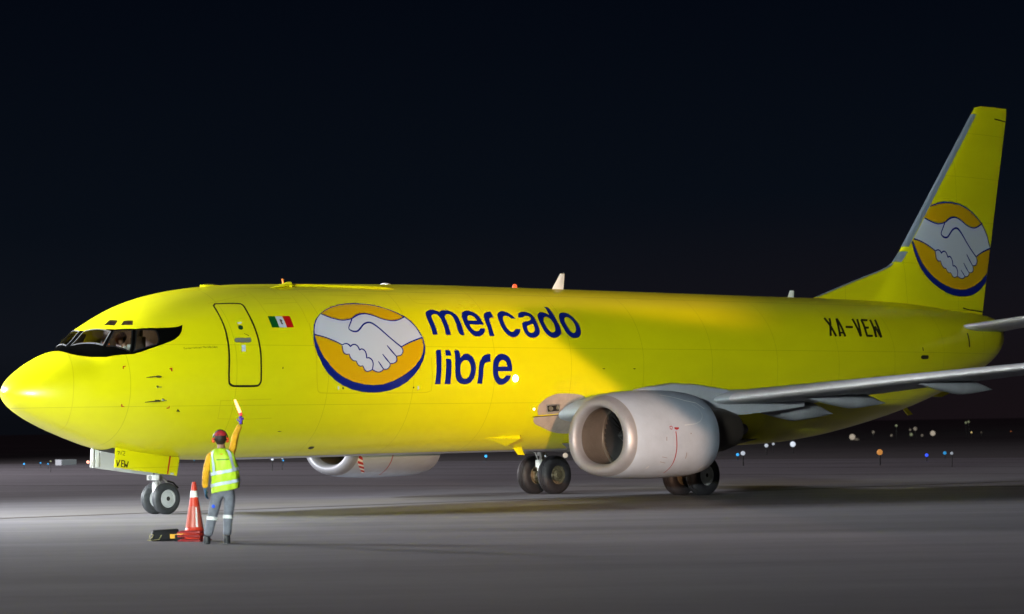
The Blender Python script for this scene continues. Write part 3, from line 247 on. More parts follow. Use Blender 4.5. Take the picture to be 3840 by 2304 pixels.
'reg':[[[[24.965,4.285],[24.983,4.19],[25.018,4.057],[25.023,4.005],[25.025,3.949],[25.051,3.792],[25.078,3.685],[25.166,3.714],[25.141,3.821],[25.119,3.98],[25.118,4.038],[25.113,4.097],[25.084,4.235],[25.069,4.334]]],[[[25.181,4.289],[25.157,4.236],[25.114,4.151],[25.06,4.074],[25.003,3.992],[24.905,3.82],[24.852,3.71],[24.936,3.711],[24.99,3.822],[25.087,3.993],[25.145,4.074],[25.204,4.16],[25.253,4.254],[25.28,4.31]]],[[[25.476,4.28],[25.419,4.164],[25.345,3.984],[25.28,3.798],[25.25,3.688],[25.338,3.698],[25.369,3.809],[25.437,3.997],[25.515,4.182],[25.574,4.3]]],[[[25.478,4.27],[25.474,4.175],[25.472,4.023],[25.46,3.809],[25.464,3.675],[25.554,3.696],[25.552,3.833],[25.568,4.052],[25.576,4.212],[25.583,4.311]]],[[[25.308,3.779],[25.391,3.776],[25.474,3.773],[25.512,3.834],[25.429,3.837],[25.346,3.84]]],[[[25.674,3.952],[25.831,3.947],[25.989,3.942],[26.042,4.016],[25.884,4.021],[25.727,4.026]]],[[[26.159,4.262],[26.146,4.149],[26.139,3.971],[26.137,3.778],[26.145,3.663],[26.238,3.685],[26.231,3.802],[26.238,4],[26.25,4.184],[26.267,4.3]]],[[[26.38,4.261],[26.325,4.15],[26.253,3.977],[26.184,3.785],[26.152,3.67],[26.244,3.679],[26.277,3.795],[26.349,3.991],[26.425,4.167],[26.481,4.28]]],[[[26.536,4.232],[26.517,4.139],[26.492,3.99],[26.452,3.803],[26.435,3.687],[26.529,3.702],[26.548,3.82],[26.591,4.012],[26.622,4.169],[26.644,4.266]]],[[[26.532,4.196],[26.676,4.189],[26.82,4.181],[26.894,4.266],[26.75,4.273],[26.606,4.281]]],[[[26.501,3.925],[26.598,3.921],[26.695,3.918],[26.749,3.993],[26.652,3.996],[26.555,4]]],[[[26.437,3.661],[26.578,3.654],[26.72,3.647],[26.759,3.716],[26.617,3.723],[26.477,3.73]]],[[[26.938,4.232],[26.91,4.109],[26.879,3.917],[26.846,3.736],[26.831,3.629],[26.925,3.643],[26.941,3.751],[26.979,3.938],[27.015,4.137],[27.047,4.264]]],[[[26.925,3.641],[26.941,3.716],[26.98,3.835],[27.036,3.933],[27.078,3.995],[26.988,3.996],[26.945,3.932],[26.886,3.829],[26.847,3.706],[26.831,3.631]]],[[[26.982,3.979],[26.986,3.909],[27.002,3.795],[27.034,3.677],[27.059,3.606],[27.152,3.635],[27.128,3.707],[27.099,3.826],[27.086,3.94],[27.084,4.011]]],[[[27.164,4.232],[27.133,4.116],[27.097,3.933],[27.066,3.733],[27.058,3.613],[27.153,3.628],[27.163,3.75],[27.198,3.955],[27.238,4.143],[27.273,4.263]]]],
'door':[[4.582,4.571],[4.609,4.598],[4.637,4.625],[4.666,4.652],[4.701,4.648],[4.737,4.644],[4.773,4.639],[4.857,4.63],[4.962,4.62],[5.063,4.609],[5.154,4.599],[5.245,4.587],[5.314,4.572],[5.34,4.555],[5.359,4.53],[5.37,4.499],[5.374,4.455],[5.372,4.403],[5.369,4.352],[5.366,4.266],[5.367,4.166],[5.369,4.07],[5.371,3.978],[5.375,3.887],[5.378,3.797],[5.383,3.702],[5.388,3.605],[5.392,3.511],[5.393,3.42],[5.393,3.329],[5.392,3.24],[5.391,3.152],[5.389,3.064],[5.387,2.976],[5.389,2.875],[5.394,2.759],[5.397,2.665],[5.391,2.638],[5.377,2.612],[5.359,2.589],[5.339,2.571],[5.315,2.557],[5.286,2.549],[5.188,2.545],[5.06,2.546],[4.941,2.548],[4.847,2.549],[4.753,2.552],[4.678,2.556],[4.644,2.561],[4.611,2.57],[4.582,2.581],[4.557,2.595],[4.535,2.611],[4.521,2.631],[4.51,2.678],[4.505,2.737],[4.502,2.795],[4.502,2.891],[4.508,3.012],[4.517,3.144],[4.524,3.235],[4.531,3.326],[4.536,3.418],[4.541,3.524],[4.547,3.635],[4.553,3.742],[4.557,3.832],[4.56,3.923],[4.562,4.015],[4.562,4.116],[4.562,4.221],[4.565,4.321],[4.569,4.401],[4.573,4.484]],
'doorh':[[4.74,3.581],[4.801,3.602],[5.176,3.58],[5.165,3.486],[5.093,3.472],[4.775,3.49],[4.724,3.518]],
'doorw':[[[4.928,3.855],[4.939,3.88],[4.954,3.907],[4.985,3.911],[5.013,3.91],[5.035,3.894],[5.056,3.873],[5.045,3.841],[5.034,3.81],[5.008,3.8],[4.983,3.794],[4.956,3.802],[4.934,3.816],[4.926,3.834]],[[4.894,3.431],[5.005,3.418],[4.979,3.263],[4.874,3.268]],[[4.951,3.998],[5.075,4],[5.047,3.951],[4.941,3.951]],[[5.018,3.7],[5.037,3.699],[5.153,3.634],[5.137,3.621]]],
'cargo':[[6.907,3.904],[6.887,3.734],[6.884,3.396],[6.912,3.104],[6.92,2.941],[6.923,2.812],[6.933,2.691],[6.948,2.601],[6.969,2.51],[6.997,2.439],[7.022,2.417],[7.06,2.402],[7.1,2.395],[7.286,2.387],[7.538,2.383],[7.791,2.38],[8.061,2.379],[8.349,2.379],[8.639,2.38],[8.932,2.378],[9.227,2.377],[9.505,2.376],[9.758,2.376],[10.012,2.377],[10.208,2.381],[10.267,2.388],[10.322,2.402],[10.378,2.416],[10.375,2.505],[10.376,2.592],[10.373,2.677],[10.354,2.823],[10.337,2.976],[10.333,3.067]],
'radome':[[1.313,5.176],[1.28,5.032],[1.229,4.755],[1.193,4.515],[1.164,4.32],[1.139,4.132],[1.117,3.952],[1.096,3.76],[1.078,3.566],[1.065,3.39],[1.057,3.254],[1.05,3.119],[1.044,2.985],[1.04,2.814],[1.041,2.608],[1.045,2.392],[1.052,2.17],[1.065,1.937],[1.082,1.697],[1.109,1.438],[1.145,1.165],[1.18,0.901],[1.204,0.624],[1.236,0.326],[1.258,0.175]],
'mask':[[2.029,6.313],[2.03,6.139],[2.024,5.641],[2.282,4.853],[2.613,4.509],[3,4.26],[3.281,4.148],[3.412,4.116],[3.513,4.12],[3.604,4.13],[3.536,4.005],[3.467,3.902],[3.369,3.811],[3.228,3.76],[3.044,3.744],[2.769,3.736],[2.506,3.744],[2.356,3.769],[2.152,3.882],[1.845,4.186],[1.532,4.664],[1.406,4.827],[1.328,5.054],[1.296,5.335],[1.278,5.647],[1.266,5.796]],
'win':[[[1.619,5.883],[1.986,6.027],[2.196,4.858],[1.896,4.595]],[[2.238,4.829],[2.546,4.511],[2.291,3.85],[1.938,4.489]],[[2.603,4.467],[2.904,4.266],[2.98,4.209],[2.994,4.111],[2.969,3.915],[2.933,3.823],[2.874,3.778],[2.352,3.839]],[[2.224,5.294],[2.41,5.364],[2.477,5.134],[2.34,5.013]],[[2.438,4.894],[2.552,4.988],[2.697,4.822],[2.618,4.681]]],
'brk':[[[2.066,3.554],[2.125,3.527],[2.121,3.501],[2.082,3.514],[2.074,3.453],[2.054,3.467]],[[3.056,3.064],[3.123,3.057],[3.121,2.971],[3.097,2.976],[3.092,3.03],[3.055,3.038]],[[2.016,2.393],[2.038,2.39],[2.053,2.317],[2.095,2.312],[2.099,2.283],[2.029,2.29]],[[3.066,2.166],[3.115,2.175],[3.111,2.211],[3.132,2.21],[3.141,2.149],[3.075,2.137]]],
'tri':[[[3.324,2.06],[3.341,2.13],[3.424,2.05]]],
'txt':[[3.418,3.498],[4.164,3.379],[3.518,3.469],[4.284,3.389]],
'probe':[[2.779,2.925],[2.785,2.38],[2.786,2.699],[2.937,2.371]],
'misc':[[[15.946,2.852],[16.011,2.863],[16.061,2.852],[16.011,2.841]],[[17.028,2.853],[17.089,2.865],[17.146,2.854],[17.09,2.842]],[[7.425,0.894],[7.432,0.941],[7.452,0.974],[7.506,0.974],[7.572,0.963],[7.589,0.922],[7.597,0.886],[7.576,0.856],[7.537,0.841],[7.484,0.862]],[[6.167,1.515],[6.212,1.53],[6.306,1.52],[6.245,1.505]],[[5.952,2.901],[5.976,2.9],[5.968,2.864],[5.948,2.869]],[[7.677,2.491],[7.716,2.508],[7.749,2.485],[7.717,2.456]],[[9.789,2.485],[9.816,2.508],[9.846,2.484],[9.824,2.461]],[[28.871,2.913],[28.939,2.94],[29.239,2.917],[29.277,2.878],[29.248,2.819],[28.976,2.833],[28.886,2.865]],[[28.977,3.203],[29.021,3.199],[29.031,3.076],[28.986,3.075]],[[31.631,3.604],[31.696,3.588],[31.685,2.932],[31.621,2.929]]],
'miscw':[[[7.545,2.529],[7.596,2.529],[7.616,2.457],[7.567,2.455]],[[9.929,2.516],[9.982,2.516],[9.994,2.448],[9.947,2.442]],[[13.239,2.305],[13.273,2.318],[13.32,2.305],[13.282,2.289]]],
'fair1':[[14.037,1.82],[13.991,1.88],[13.956,1.939],[13.937,2.002],[13.94,2.062],[13.977,2.115],[14.033,2.162],[14.105,2.214],[14.192,2.259],[14.316,2.301],[14.46,2.33],[14.634,2.339],[14.821,2.337],[15.013,2.33],[15.192,2.316],[15.321,2.295],[15.451,2.27],[15.507,2.111],[15.578,1.943],[15.345,1.917],[15.111,1.892],[14.808,1.866],[14.505,1.843],[14.271,1.83]],
'fair2':[[13.912,1.774],[13.984,1.778],[14.055,1.783],[14.345,1.808],[14.701,1.837],[15.03,1.859],[15.362,1.88],[15.511,1.608],[15.724,1.29],[15.587,1.26],[15.441,1.239],[15.226,1.245],[15.005,1.267],[14.845,1.3],[14.68,1.348],[14.515,1.409],[14.358,1.47],[14.211,1.516],[14.085,1.561],[14.016,1.603],[13.962,1.655],[13.932,1.714]],
'llight':[[14.188,2.068],[14.205,2.085],[14.633,2.099],[14.728,1.905],[14.295,1.878]],
'lens':[[[14.292,1.989],[14.286,2.011],[14.286,2.033],[14.311,2.044],[14.339,2.05],[14.382,2.041],[14.422,2.023],[14.446,1.998],[14.457,1.97],[14.453,1.95],[14.437,1.935],[14.405,1.931],[14.366,1.932],[14.325,1.962]],[[14.55,2.005],[14.547,2.034],[14.549,2.066],[14.584,2.07],[14.619,2.074],[14.649,2.037],[14.672,2.004],[14.667,1.981],[14.655,1.96],[14.624,1.96],[14.594,1.96],[14.569,1.982]]],
'hinge':[[7.285,5.387],[8.607,5.263],[10.354,5.152]],
'hbump':[[6.675,5.218],[6.918,5.328],[7.232,5.473],[6.863,4.985],[6.728,5.038]],
'seams':[[[5.828,5.026],[5.823,4.946],[5.824,4.786],[5.832,4.643],[5.829,4.526],[5.824,4.411],[5.826,4.32],[5.835,4.259],[5.849,4.202],[5.856,4.176]],[[6.909,4.804],[6.899,4.735],[6.888,4.598],[6.885,4.477],[6.884,4.396],[6.884,4.315],[6.882,4.236],[6.877,4.11],[6.876,3.979],[6.879,3.92]],[[6.638,5.55],[6.593,5.428],[6.56,5.242],[6.558,5.095],[6.564,4.96],[6.581,4.838],[6.592,4.786]],[[4.521,4.676],[4.619,4.689],[4.839,4.721],[5.064,4.757],[5.302,4.794],[5.546,4.834],[5.659,4.854]],[[5.692,5.126],[5.681,5.054],[5.673,4.934],[5.673,4.874]],[[5.927,4.5],[6.17,4.502],[6.635,4.516],[6.889,4.527]],[[6.04,4.686],[6.243,4.684],[6.626,4.689],[6.835,4.694]],[[7.302,4.982],[7.604,4.99],[8.216,5.002],[8.683,5.003],[8.692,4.977],[8.684,4.932],[8.694,4.907],[9.211,4.881],[9.91,4.862],[10.264,4.855]],[[10.409,4.856],[10.385,4.77],[10.374,4.616],[10.425,4.517],[10.645,4.485],[10.931,4.484],[11.074,4.489]],[[10.406,4.656],[10.579,4.658],[10.903,4.661],[11.078,4.663]],[[7.003,4.824],[7.186,4.825],[7.592,4.824],[7.998,4.819],[8.429,4.805],[8.871,4.788],[9.075,4.78]],[[4.416,1.872],[5.198,1.853],[5.858,1.868]],[[4.416,1.872],[4.373,2.283]],[[4.354,2.283],[5.724,2.293]],[[8.642,1.456],[8.668,1.439]]],
'lamps':[[13.021,2.658],[13.828,1.976]],
'ram':[[12.697,1.14],[13.455,1.182],[13.799,1.214],[13.804,0.873],[13.505,0.909],[13.878,0.785]],
'ant':[[13.996,0.65],[14.266,0.672]],
'vew':[[[[2.511,1.207],[2.524,1.076],[2.549,1.077],[2.536,1.208]]],[[[2.596,1.214],[2.527,1.081],[2.55,1.072],[2.619,1.205]]],[[[2.641,1.206],[2.63,1.066],[2.655,1.064],[2.666,1.204]]],[[[2.648,1.188],[2.718,1.18],[2.721,1.2],[2.651,1.209]]],[[[2.644,1.124],[2.7,1.117],[2.704,1.137],[2.648,1.144]]],[[[2.636,1.057],[2.706,1.046],[2.71,1.067],[2.64,1.077]]],[[[2.718,1.19],[2.711,1.05],[2.736,1.048],[2.743,1.189]]],[[[2.735,1.045],[2.772,1.115],[2.749,1.124],[2.712,1.053]]],[[[2.748,1.117],[2.773,1.042],[2.797,1.047],[2.773,1.122]]],[[[2.794,1.041],[2.835,1.171],[2.811,1.177],[2.77,1.047]]]],
'n712':[[[[2.536,1.392],[2.599,1.384],[2.601,1.397],[2.538,1.405]]],[[[2.593,1.393],[2.56,1.332],[2.574,1.326],[2.607,1.388]]],[[[2.636,1.393],[2.624,1.322],[2.639,1.32],[2.651,1.391]]],[[[2.669,1.39],[2.735,1.379],[2.724,1.355],[2.669,1.311],[2.738,1.296],[2.74,1.309],[2.684,1.313],[2.736,1.347],[2.745,1.388],[2.672,1.402]]]],
'dlabel':[[[3.925,0.907],[4.023,0.904],[4.03,0.857],[3.922,0.866]]],
'belly_ant':[[14.072,1.277],[14.363,1.289],[14.471,1.077],[14.249,1.09]]}

RS=1.88; SMAX=2*PI*RS; DS=SMAX/192
def bn(x,s):
    a=s/RS; h=.01; xa=max(x-h,.0005); p=Vector(body(xa,a)); q=Vector(body(x+h,a)); u=Vector(body(x,a-.004)); w=Vector(body(x,a+.004))
    n=(q-p).cross(w-u); c=Vector(body(x,a))-Vector((x,0,sect(x)[3]))
    if n.dot(c)<0: n=-n
    return n.normalized()
def bmap(x,s,off): n=bn(x,s); return Vector(body(x,s/RS))+n*off,n
def flat_fill(glyphs):
    """glyphs: list of loop lists (even-odd) -> bmesh in (u,v)"""
    bm=bmesh.new()
    for loops in glyphs:
        cu=bpy.data.curves.new('t','CURVE'); cu.dimensions='2D'; cu.fill_mode='BOTH'
        for lp in loops:
            sp=cu.splines.new('POLY'); sp.points.add(len(lp)-1)
            for i,(a,b) in enumerate(lp): sp.points[i].co=(a,b,0,1)
            sp.use_cyclic_u=True
        o=bpy.data.objects.new('t',cu); COL.objects.link(o); dg=bpy.context.evaluated_depsgraph_get(); dg.update()
        me=bpy.data.meshes.new_from_object(o.evaluated_get(dg)); bm.from_mesh(me)
        bpy.data.objects.remove(o); bpy.data.curves.remove(cu); bpy.data.meshes.remove(me)
    return bm
def cut(bm,du,dv):
    for ax,d in((0,du),(1,dv)):
        if not d: continue
        lo=min(v.co[ax] for v in bm.verts); hi=max(v.co[ax] for v in bm.verts)
        k=math.ceil(lo/d+1e-4)
        while k*d<hi-1e-5:
            no=[0,0,0]; co=[0,0,0]; no[ax]=1; co[ax]=k*d
            bmesh.ops.bisect_plane(bm,geom=bm.verts[:]+bm.edges[:]+bm.faces[:],plane_co=co,plane_no=no,dist=1e-6); k+=1
def wrap(name,glyphs,m,parent,off=.004,du=.25,dv=DS,fn=bmap,label=None):
    bm=flat_fill(glyphs)
    if not bm.verts: print('EMPTY',name); return None
    cut(bm,du,dv); nor=[]
    for v in bm.verts:
        p,n=fn(v.co.x,v.co.y,off); v.co=p; nor.append(n)
    bm.normal_update(); bm.verts.index_update()
    for f in bm.faces:
        if f.normal.dot(nor[f.verts[0].index])<0: f.normal_flip()
    me=bpy.data.meshes.new(name); bm.to_mesh(me); bm.free()
    o=link(name,me,m,parent,True,[tuple(n) for n in nor])
    if label: o['label']=label
    return o
def mir(lp): return [(x,SMAX-s) for x,s in lp]
def ribbon(pts,w):
    """open polyline -> thin outline"""
    P=[Vector(p) for p in pts]; L=[];Q=[]
    for i,p in enumerate(P):
        t=(P[min(i+1,len(P)-1)]-P[max(i-1,0)]).normalized(); n=Vector((-t.y,t.x))*w/2; L.append(tuple(p+n)); Q.append(tuple(p-n))
    return [L+Q[::-1]]
def inset(lp,d):
    """offset a closed loop inwards"""
    P=[Vector(p) for p in lp]; n=len(P); A=sum(P[i].x*P[(i+1)%n].y-P[(i+1)%n].x*P[i].y for i in range(n)); sg=1 if A>0 else -1; o=[]
    for i in range(n):
        a=(P[i]-P[i-1]).normalized(); b=(P[(i+1)%n]-P[i]).normalized(); t=(a+b)
        if t.length<1e-6: t=b
        t.normalize(); nn=Vector((-t.y,t.x))*sg; o.append(tuple(P[i]+nn*d/max(.5,math.sqrt(max(0,(1+a.dot(b))/2)))))
    return o
def ring(lp,w): return [list(map(tuple,lp)),inset(lp,w)]

# ================================================================ GROUND
def ground_mat(name,c0,c1,rough,streak=True):
    m=bpy.data.materials.new(name); m.use_nodes=True; nt=m.node_tree; b=nt.nodes['Principled BSDF']
    tc=N(nt,'ShaderNodeTexCoord'); rot=N(nt,'ShaderNodeMapping',ins={0:tc.outputs['Object'],'Rotation':(0,0,R(43.6))})
    s1=N(nt,'ShaderNodeMapping',ins={0:rot.outputs[0],'Scale':(.10,1.0,1)}); n1=N(nt,'ShaderNodeTexNoise',ins={'Vector':s1.outputs[0],'Scale':.55,'Detail':7.,'Roughness':.62})
    s2=N(nt,'ShaderNodeMapping',ins={0:rot.outputs[0],'Scale':(.3,1.0,1)}); n2=N(nt,'ShaderNodeTexNoise',ins={'Vector':s2.outputs[0],'Scale':3.5,'Detail':8.,'Roughness':.7})
    n3=N(nt,'ShaderNodeTexNoise',ins={'Vector':tc.outputs['Object'],'Scale':.09,'Detail':4.})
    a=N(nt,'ShaderNodeMath',operation='MULTIPLY_ADD',ins={0:n2.outputs[0],1:.6,2:n1.outputs[0]}); a2=N(nt,'ShaderNodeMath',operation='MULTIPLY_ADD',ins={0:n3.outputs[0],1:.4,2:a.outputs[0]})
    mr=N(nt,'ShaderNodeMapRange',ins={0:a2.outputs[0],1:.70,2:1.30,3:0.,4:1.})
    mx=N(nt,'ShaderNodeMix',data_type='RGBA'); nt.links.new(mr.outputs[0],mx.inputs[0]); mx.inputs[6].default_value=(*c0,1); mx.inputs[7].default_value=(*c1,1)
    nt.links.new(mx.outputs[2],b.inputs['Base Color']); b.inputs['Roughness'].default_value=rough; b.inputs['Specular IOR Level'].default_value=.3
    n4=N(nt,'ShaderNodeTexNoise',ins={'Vector':tc.outputs['Object'],'Scale':40.,'Detail':3.}); bp=N(nt,'ShaderNodeBump',ins={'Height':n4.outputs[0],'Strength':.25,'Distance':.01}); nt.links.new(bp.outputs[0],b.inputs['Normal'])
    return m
CONC=ground_mat('apron_concrete',(.145,.137,.152),(.25,.236,.258),.62)
FIELD=mat('night_field',(.075,.064,.068),.9,var=.4,vs=.05)
TAXI=mat('worn_taxi_line',(.06,.040,.035),.7,var=.35,vs=1.5,stretch=(.2,1,1))
TAR=mat('tar_joint',(.05,.042,.04),.7,var=.3,vs=1)
tag(obj('ground',[(-2500,-2500,-.004),(2500,-2500,-.004),(2500,2500,-.004),(-2500,2500,-.004)],[(0,1,2,3)],FIELD,smooth=False),kind='structure')
ed=Vector((57.5,87.8)); ed2=Vector((66.6,24.0)); dr=(ed-ed2).normalized(); nr=Vector((dr.y,-dr.x))
A=ed+dr*900; B=ed2-dr*500; ap=[A,B,B-nr*420,A-nr*420]
tag(obj('apron',[(p.x,p.y,0) for p in ap],[(0,1,2,3)],CONC,smooth=False),kind='structure')
def strip(name,p,q,w,m,z=.004,label=None):
    p=Vector(p); q=Vector(q); t=(q-p).normalized(); n=Vector((-t.y,t.x))*w/2
    o=obj(name,[(a.x,a.y,z) for a in (p+n,q+n,q-n,p-n)],[(0,1,2,3)],m,smooth=False); tag(o,kind='structure'); return o
strip('taxi_line',(-60,10.6),(70,-9.1),.30,TAXI)
strip('apron_joint',(-60,10.79),(70,-8.91),.06,TAR,.008); strip('apron_joint',(-60,10.41),(70,-9.29),.06,TAR,.008)
for k in (4,11,19,30,44):   # joints parallel to the far apron edge
    a=ed-nr*k+dr*300; b=ed2-nr*k-dr*200; strip('apron_joint',a,b,.35,TAR)

# ================================================================ AIRPLANE
AC=empty('cargo_airplane',label='bright yellow twin-engine cargo jet with blue handshake logo and lettering, standing on the apron',cat='airplane')
# --- fuselage skin
def skin_grid(xs):
    v=[];n=[]
    for x in xs:
        for j in range(192):
            p,nn=bmap(x,j*DS,0); v.append(p); n.append(nn)
    f=[(i*192+j,i*192+(j+1)%192,(i+1)*192+(j+1)%192,(i+1)*192+j) for i in range(len(xs)-1) for j in range(192)]
    return v,n,f
X0,X1=1.2,5.0
xa=[X0*(i/36)**2 for i in range(37)]; xa[0]=.0004
xb=[X1+.25*i for i in range(int((34.5-X1)/.25)+1)]+[34.6,34.64,34.665,34.67]
va,na,fa=skin_grid(xa); vb,nb,fb=skin_grid(xb)
wins=[[(x,min(s,5.80)) for x,s in w] for w in D['win']]
holes=wins+[mir(w) for w in wins]
bm=flat_fill([[[(X0,0),(X1,0),(X1,SMAX),(X0,SMAX)]]+holes])
cut(bm,.07,DS)
n0=len(va)+len(vb); vc=[];nc=[];fc=[]
bm.verts.index_update()
for w in bm.verts: p,nn=bmap(w.co.x,w.co.y,0); vc.append(p); nc.append(nn)
for f in bm.faces: fc.append(tuple(n0+w.index for w in f.verts))
bm.free()
V=va+vb+vc; NN=na+nb+nc; FF=fa+[tuple(i+len(va) for i in f) for f in fb]+fc
FF2=[]
for f in FF:
    a,b,c=V[f[0]],V[f[1]],V[f[2]]; g=(b-a).cross(c-a)
    FF2.append(f if g.dot(NN[f[0]])>=0 else tuple(reversed(f)))
fus=obj('fuselage',V,FF2,YEL,AC,normals=[tuple(n) for n in NN])
# --- cockpit
mk=[(1.99,SMAX/2-.0005),(2.0,5.595),(2.06,5.25),(2.283,4.84),(2.613,4.50),(3.0,4.26),(3.28,4.15),(3.44,4.115),(3.53,4.118),(3.604,4.135),(3.56,4.05),(3.50,3.94),(3.42,3.855),(3.30,3.785),(3.17,3.752),(3.0,3.742),(2.769,3.736),(2.506,3.744),(2.356,3.769),(2.152,3.882),(1.835,4.144),(1.526,4.645),(1.406,4.826),(1.329,5.058),(1.298,5.34),(1.281,5.655),(1.27,SMAX/2-.0005)]
for half in (mk,[(x,SMAX-s_) for x,s_ in mk]):
    hs_=[h for h in (holes[:3] if half is mk else holes[5:8])]
    wrap('window_surround',[[half]+hs_],MASK,fus,.005,.07)
for i,w in enumerate(holes):
    wrap('cockpit_window',[[w]],GLASS,fus,-.012,.07)
    fr=wrap('window_frame',[ring(w,.030 if i%5<3 else .018)],[MET if i%5==0 else BLK][0],fus,.008 if i%5<3 else .006,.07)
# wipers
for s0,s1,x0_,x1_ in ((5.72,5.45,1.50,1.84),(6.10,6.36,1.50,1.84)):
    w=MB(); w.tube([bmap(x0_,s0,.03)[0],bmap((x0_+x1_)/2,(s0+s1)/2,.04)[0],bmap(x1_,s1,.03)[0]],  .005,5); w.obj('wiper',BLK,fus)
# interior
it=MB(); it.box((2.9,0,2.86),(2.4,2.5,.05)); it.obj('cockpit_floor',mat('cockpit_floor_grey',(.05,.045,.04),.8),AC)
it=MB(); it.add([tuple(Vector(body(3.45,2*PI*j/48))*.93+Vector((3.45,0,3.1))*.07) for j in range(48)],[tuple(range(48))]); it.obj('cockpit_bulkhead',mat('cockpit_wall_brown',(.30,.22,.20),.8,var=.4,vs=5),AC)
it=MB(); it.box((2.1,0,3.36),(.4,1.2,.30)); it.box((2.12,0,3.53),(.5,1.4,.05)); it.obj('instrument_panel',mat('panel_black',(.03,.03,.03),.6),AC,bevel=.02)
it=MB(); it.box((2.18,-.62,3.66),(.06,.16,.07)); it.box((2.22,-.50,3.68),(.05,.08,.1)); it.obj('lit_instrument',lampmat('amber_display',(1,.30,.08),.35),AC,smooth=False)
for sy in (-.55,.55):
    it=MB(); it.box((2.83,sy,3.12),(.46,.46,.12)); it.box((3.05,sy,3.5),(.12,.44,.70)); it.box((3.05,sy,3.95),(.10,.26,.2)); it.obj('pilot_seat',mat('seat_fabric',(.10,.075,.06),.8),AC,bevel=.03)
# --- markings on the fuselage
bt=empty('x') if 0 else None
def deco(name,gl,m,off,parent=fus,du=.25,label=None): return wrap(name,gl,m,parent,off,du,DS,label=label)
def each(name,gl,m,off,parent=fus,du=.25):
    for g_ in gl: wrap(name,[g_],m,parent,off,du,DS)
lg=deco('handshake_logo',[[l] for l in D['logo'][0]],BLUE,.004,AC)
deco('logo_disc',[[l] for l in D['logo'][1]],ORG,.007,lg); deco('logo_hands',[[l] for l in D['logo'][2]],WHT,.010,lg)
deco('logo_outline',[[l] for l in D['logo'][3]],BLUE,.013,lg)
deco('company_lettering',D['word'],BLUE,.004,AC)
fl=deco('national_flag',[[D['flag'][1]]],WHT,.004,AC); deco('flag_band',[[D['flag'][0]]],GRN,.004,fl); deco('flag_band',[[D['flag'][2]]],RED,.004,fl); deco('flag_emblem',[[D['flag'][3]]],BRN,.007,fl)
deco('registration_lettering',D['reg'],BLK,.004,AC)
do=deco('entry_door',[ring(D['door'],.042)],BLK,.004,AC,du=.2)
deco('door_handle',[[D['doorh']]],mat('handle_grey',(.16,.17,.13),.5),.008,do)
deco('door_viewport',[[D['doorw'][0]]],mat('viewport_dark',(.01,.05,.02),.1),.006,do)
each('door_placard',[[D['doorw'][1]],[D['doorw'][2]]],WHT,.005,do); deco('door_mark',[[D['doorw'][3]]],BLK,.005,do)
deco('cargo_door_seam',[ribbon(D['cargo'],.022)],YELL,.004,AC)
deco('radome_seam',[ribbon(D['radome'],.014)],YELL,.004,AC,du=.07)
each('panel_seam',[ribbon(s,.016) for s in D['seams'][:14] if len(s)>1],YELL,.0035,AC)
each('corner_mark',[[b] for b in D['brk']],REDP,.005,AC); deco('warning_mark',[[D['tri'][0]]],BLK,.005,AC)
each('vent',[[b] for b in D['misc']],mat('vent_dark',(.03,.03,.012),.6),.005,AC); each('placard',[[b] for b in D['miscw'][:2]],WHT,.005,AC)
deco('belly_panel',[[[(5.5,-.42),(22.,-.42),(22.,.42),(5.5,.42)]]],GRY,.006,AC)
# small operator text under the cockpit
tcu=bpy.data.curves.new('t','FONT'); tcu.body='Transportado por Mercado Libre'; tcu.size=.072; to=bpy.data.objects.new('t',tcu); COL.objects.link(to)
dg=bpy.context.evaluated_depsgraph_get(); dg.update(); me=bpy.data.meshes.new_from_object(to.evaluated_get(dg)); bpy.data.objects.remove(to)
wd=max(v.co.x for v in me.vertices); k=.83/wd
for v in me.vertices:
    xx=3.44+v.co.x*k; ss=3.47-(v.co.x*k)*.09+v.co.y; v.co=bmap(xx,ss,.005)[0]
link('operator_text',me,BLK,AC,False)
# probes
for (x,s) in D['probe'][:2]:
    p,n=bmap(x,s,0); b=MB(); b.box(p+n*.05,(.10,.03,.035)); b.tube([p+n*.09+Vector((.05,0,0)),p+n*.10+Vector((-.16,0,-.005)),p+n*.10+Vector((-.34,0,-.02))],[.014,.010,.006],8); b.obj('pitot_probe',mat('probe_metal',(.12,.11,.07),.4,metal=.5),AC)
for (x,s) in D['probe'][2:]:
    p,n=bmap(x,s,0); b=MB(); b.tube([p,p+n*.06],[.03,.012],8); b.box(p+n*.06+Vector((.03,0,0)),(.09,.012,.02)); b.obj('sensor_vane',STEEL,AC)
# crown items
def blade(x0,x1,z0,x2,x3,z1,y=0,t=.03,name='antenna',m=WHITE):
    b=MB(); rows=[]
    for (a,c,z,tt) in ((x0,x1,z0,t),((x0+x2)/2,(x1+x3)/2,(z0+z1)/2,t*.8),(x2,x3,z1,t*.5)):
        L=c-a; rows.append([(a,y,z),(a+L*.25,y-tt,z),(a+L*.6,y-tt,z),(c,y,z),(a+L*.6,y+tt,z),(a+L*.25,y+tt,z)])
    v=[q for r in rows for q in r]; f=[(i*6+j,i*6+(j+1)%6,(i+1)*6+(j+1)%6,(i+1)*6+j) for i in range(2) for j in range(6)]+[tuple(range(12,18)),tuple(range(5,-1,-1))]
    b.add(v,f); return b.obj(name,m,AC)
blade(16.10,16.52,5.18,16.42,16.58,5.60); blade(25.16,25.42,5.17,25.26,25.44,5.37)
b=MB(); b.lathe([(0,.10),(.04,.09),(.06,.05),(.065,0)],'z',(14.83,0,5.20),16); b.obj('beacon_light',lampmat('red_beacon',(1,.15,.05),.9),AC)
b=MB(); b.tube([(7.25,-.35,5.05),(7.22,-.33,5.22)],[.03,.02],8); b.obj('beacon_mast',mat('amber_lamp',(.6,.16,.02),.4,emit=(1,.25,.02),es=.2),AC)
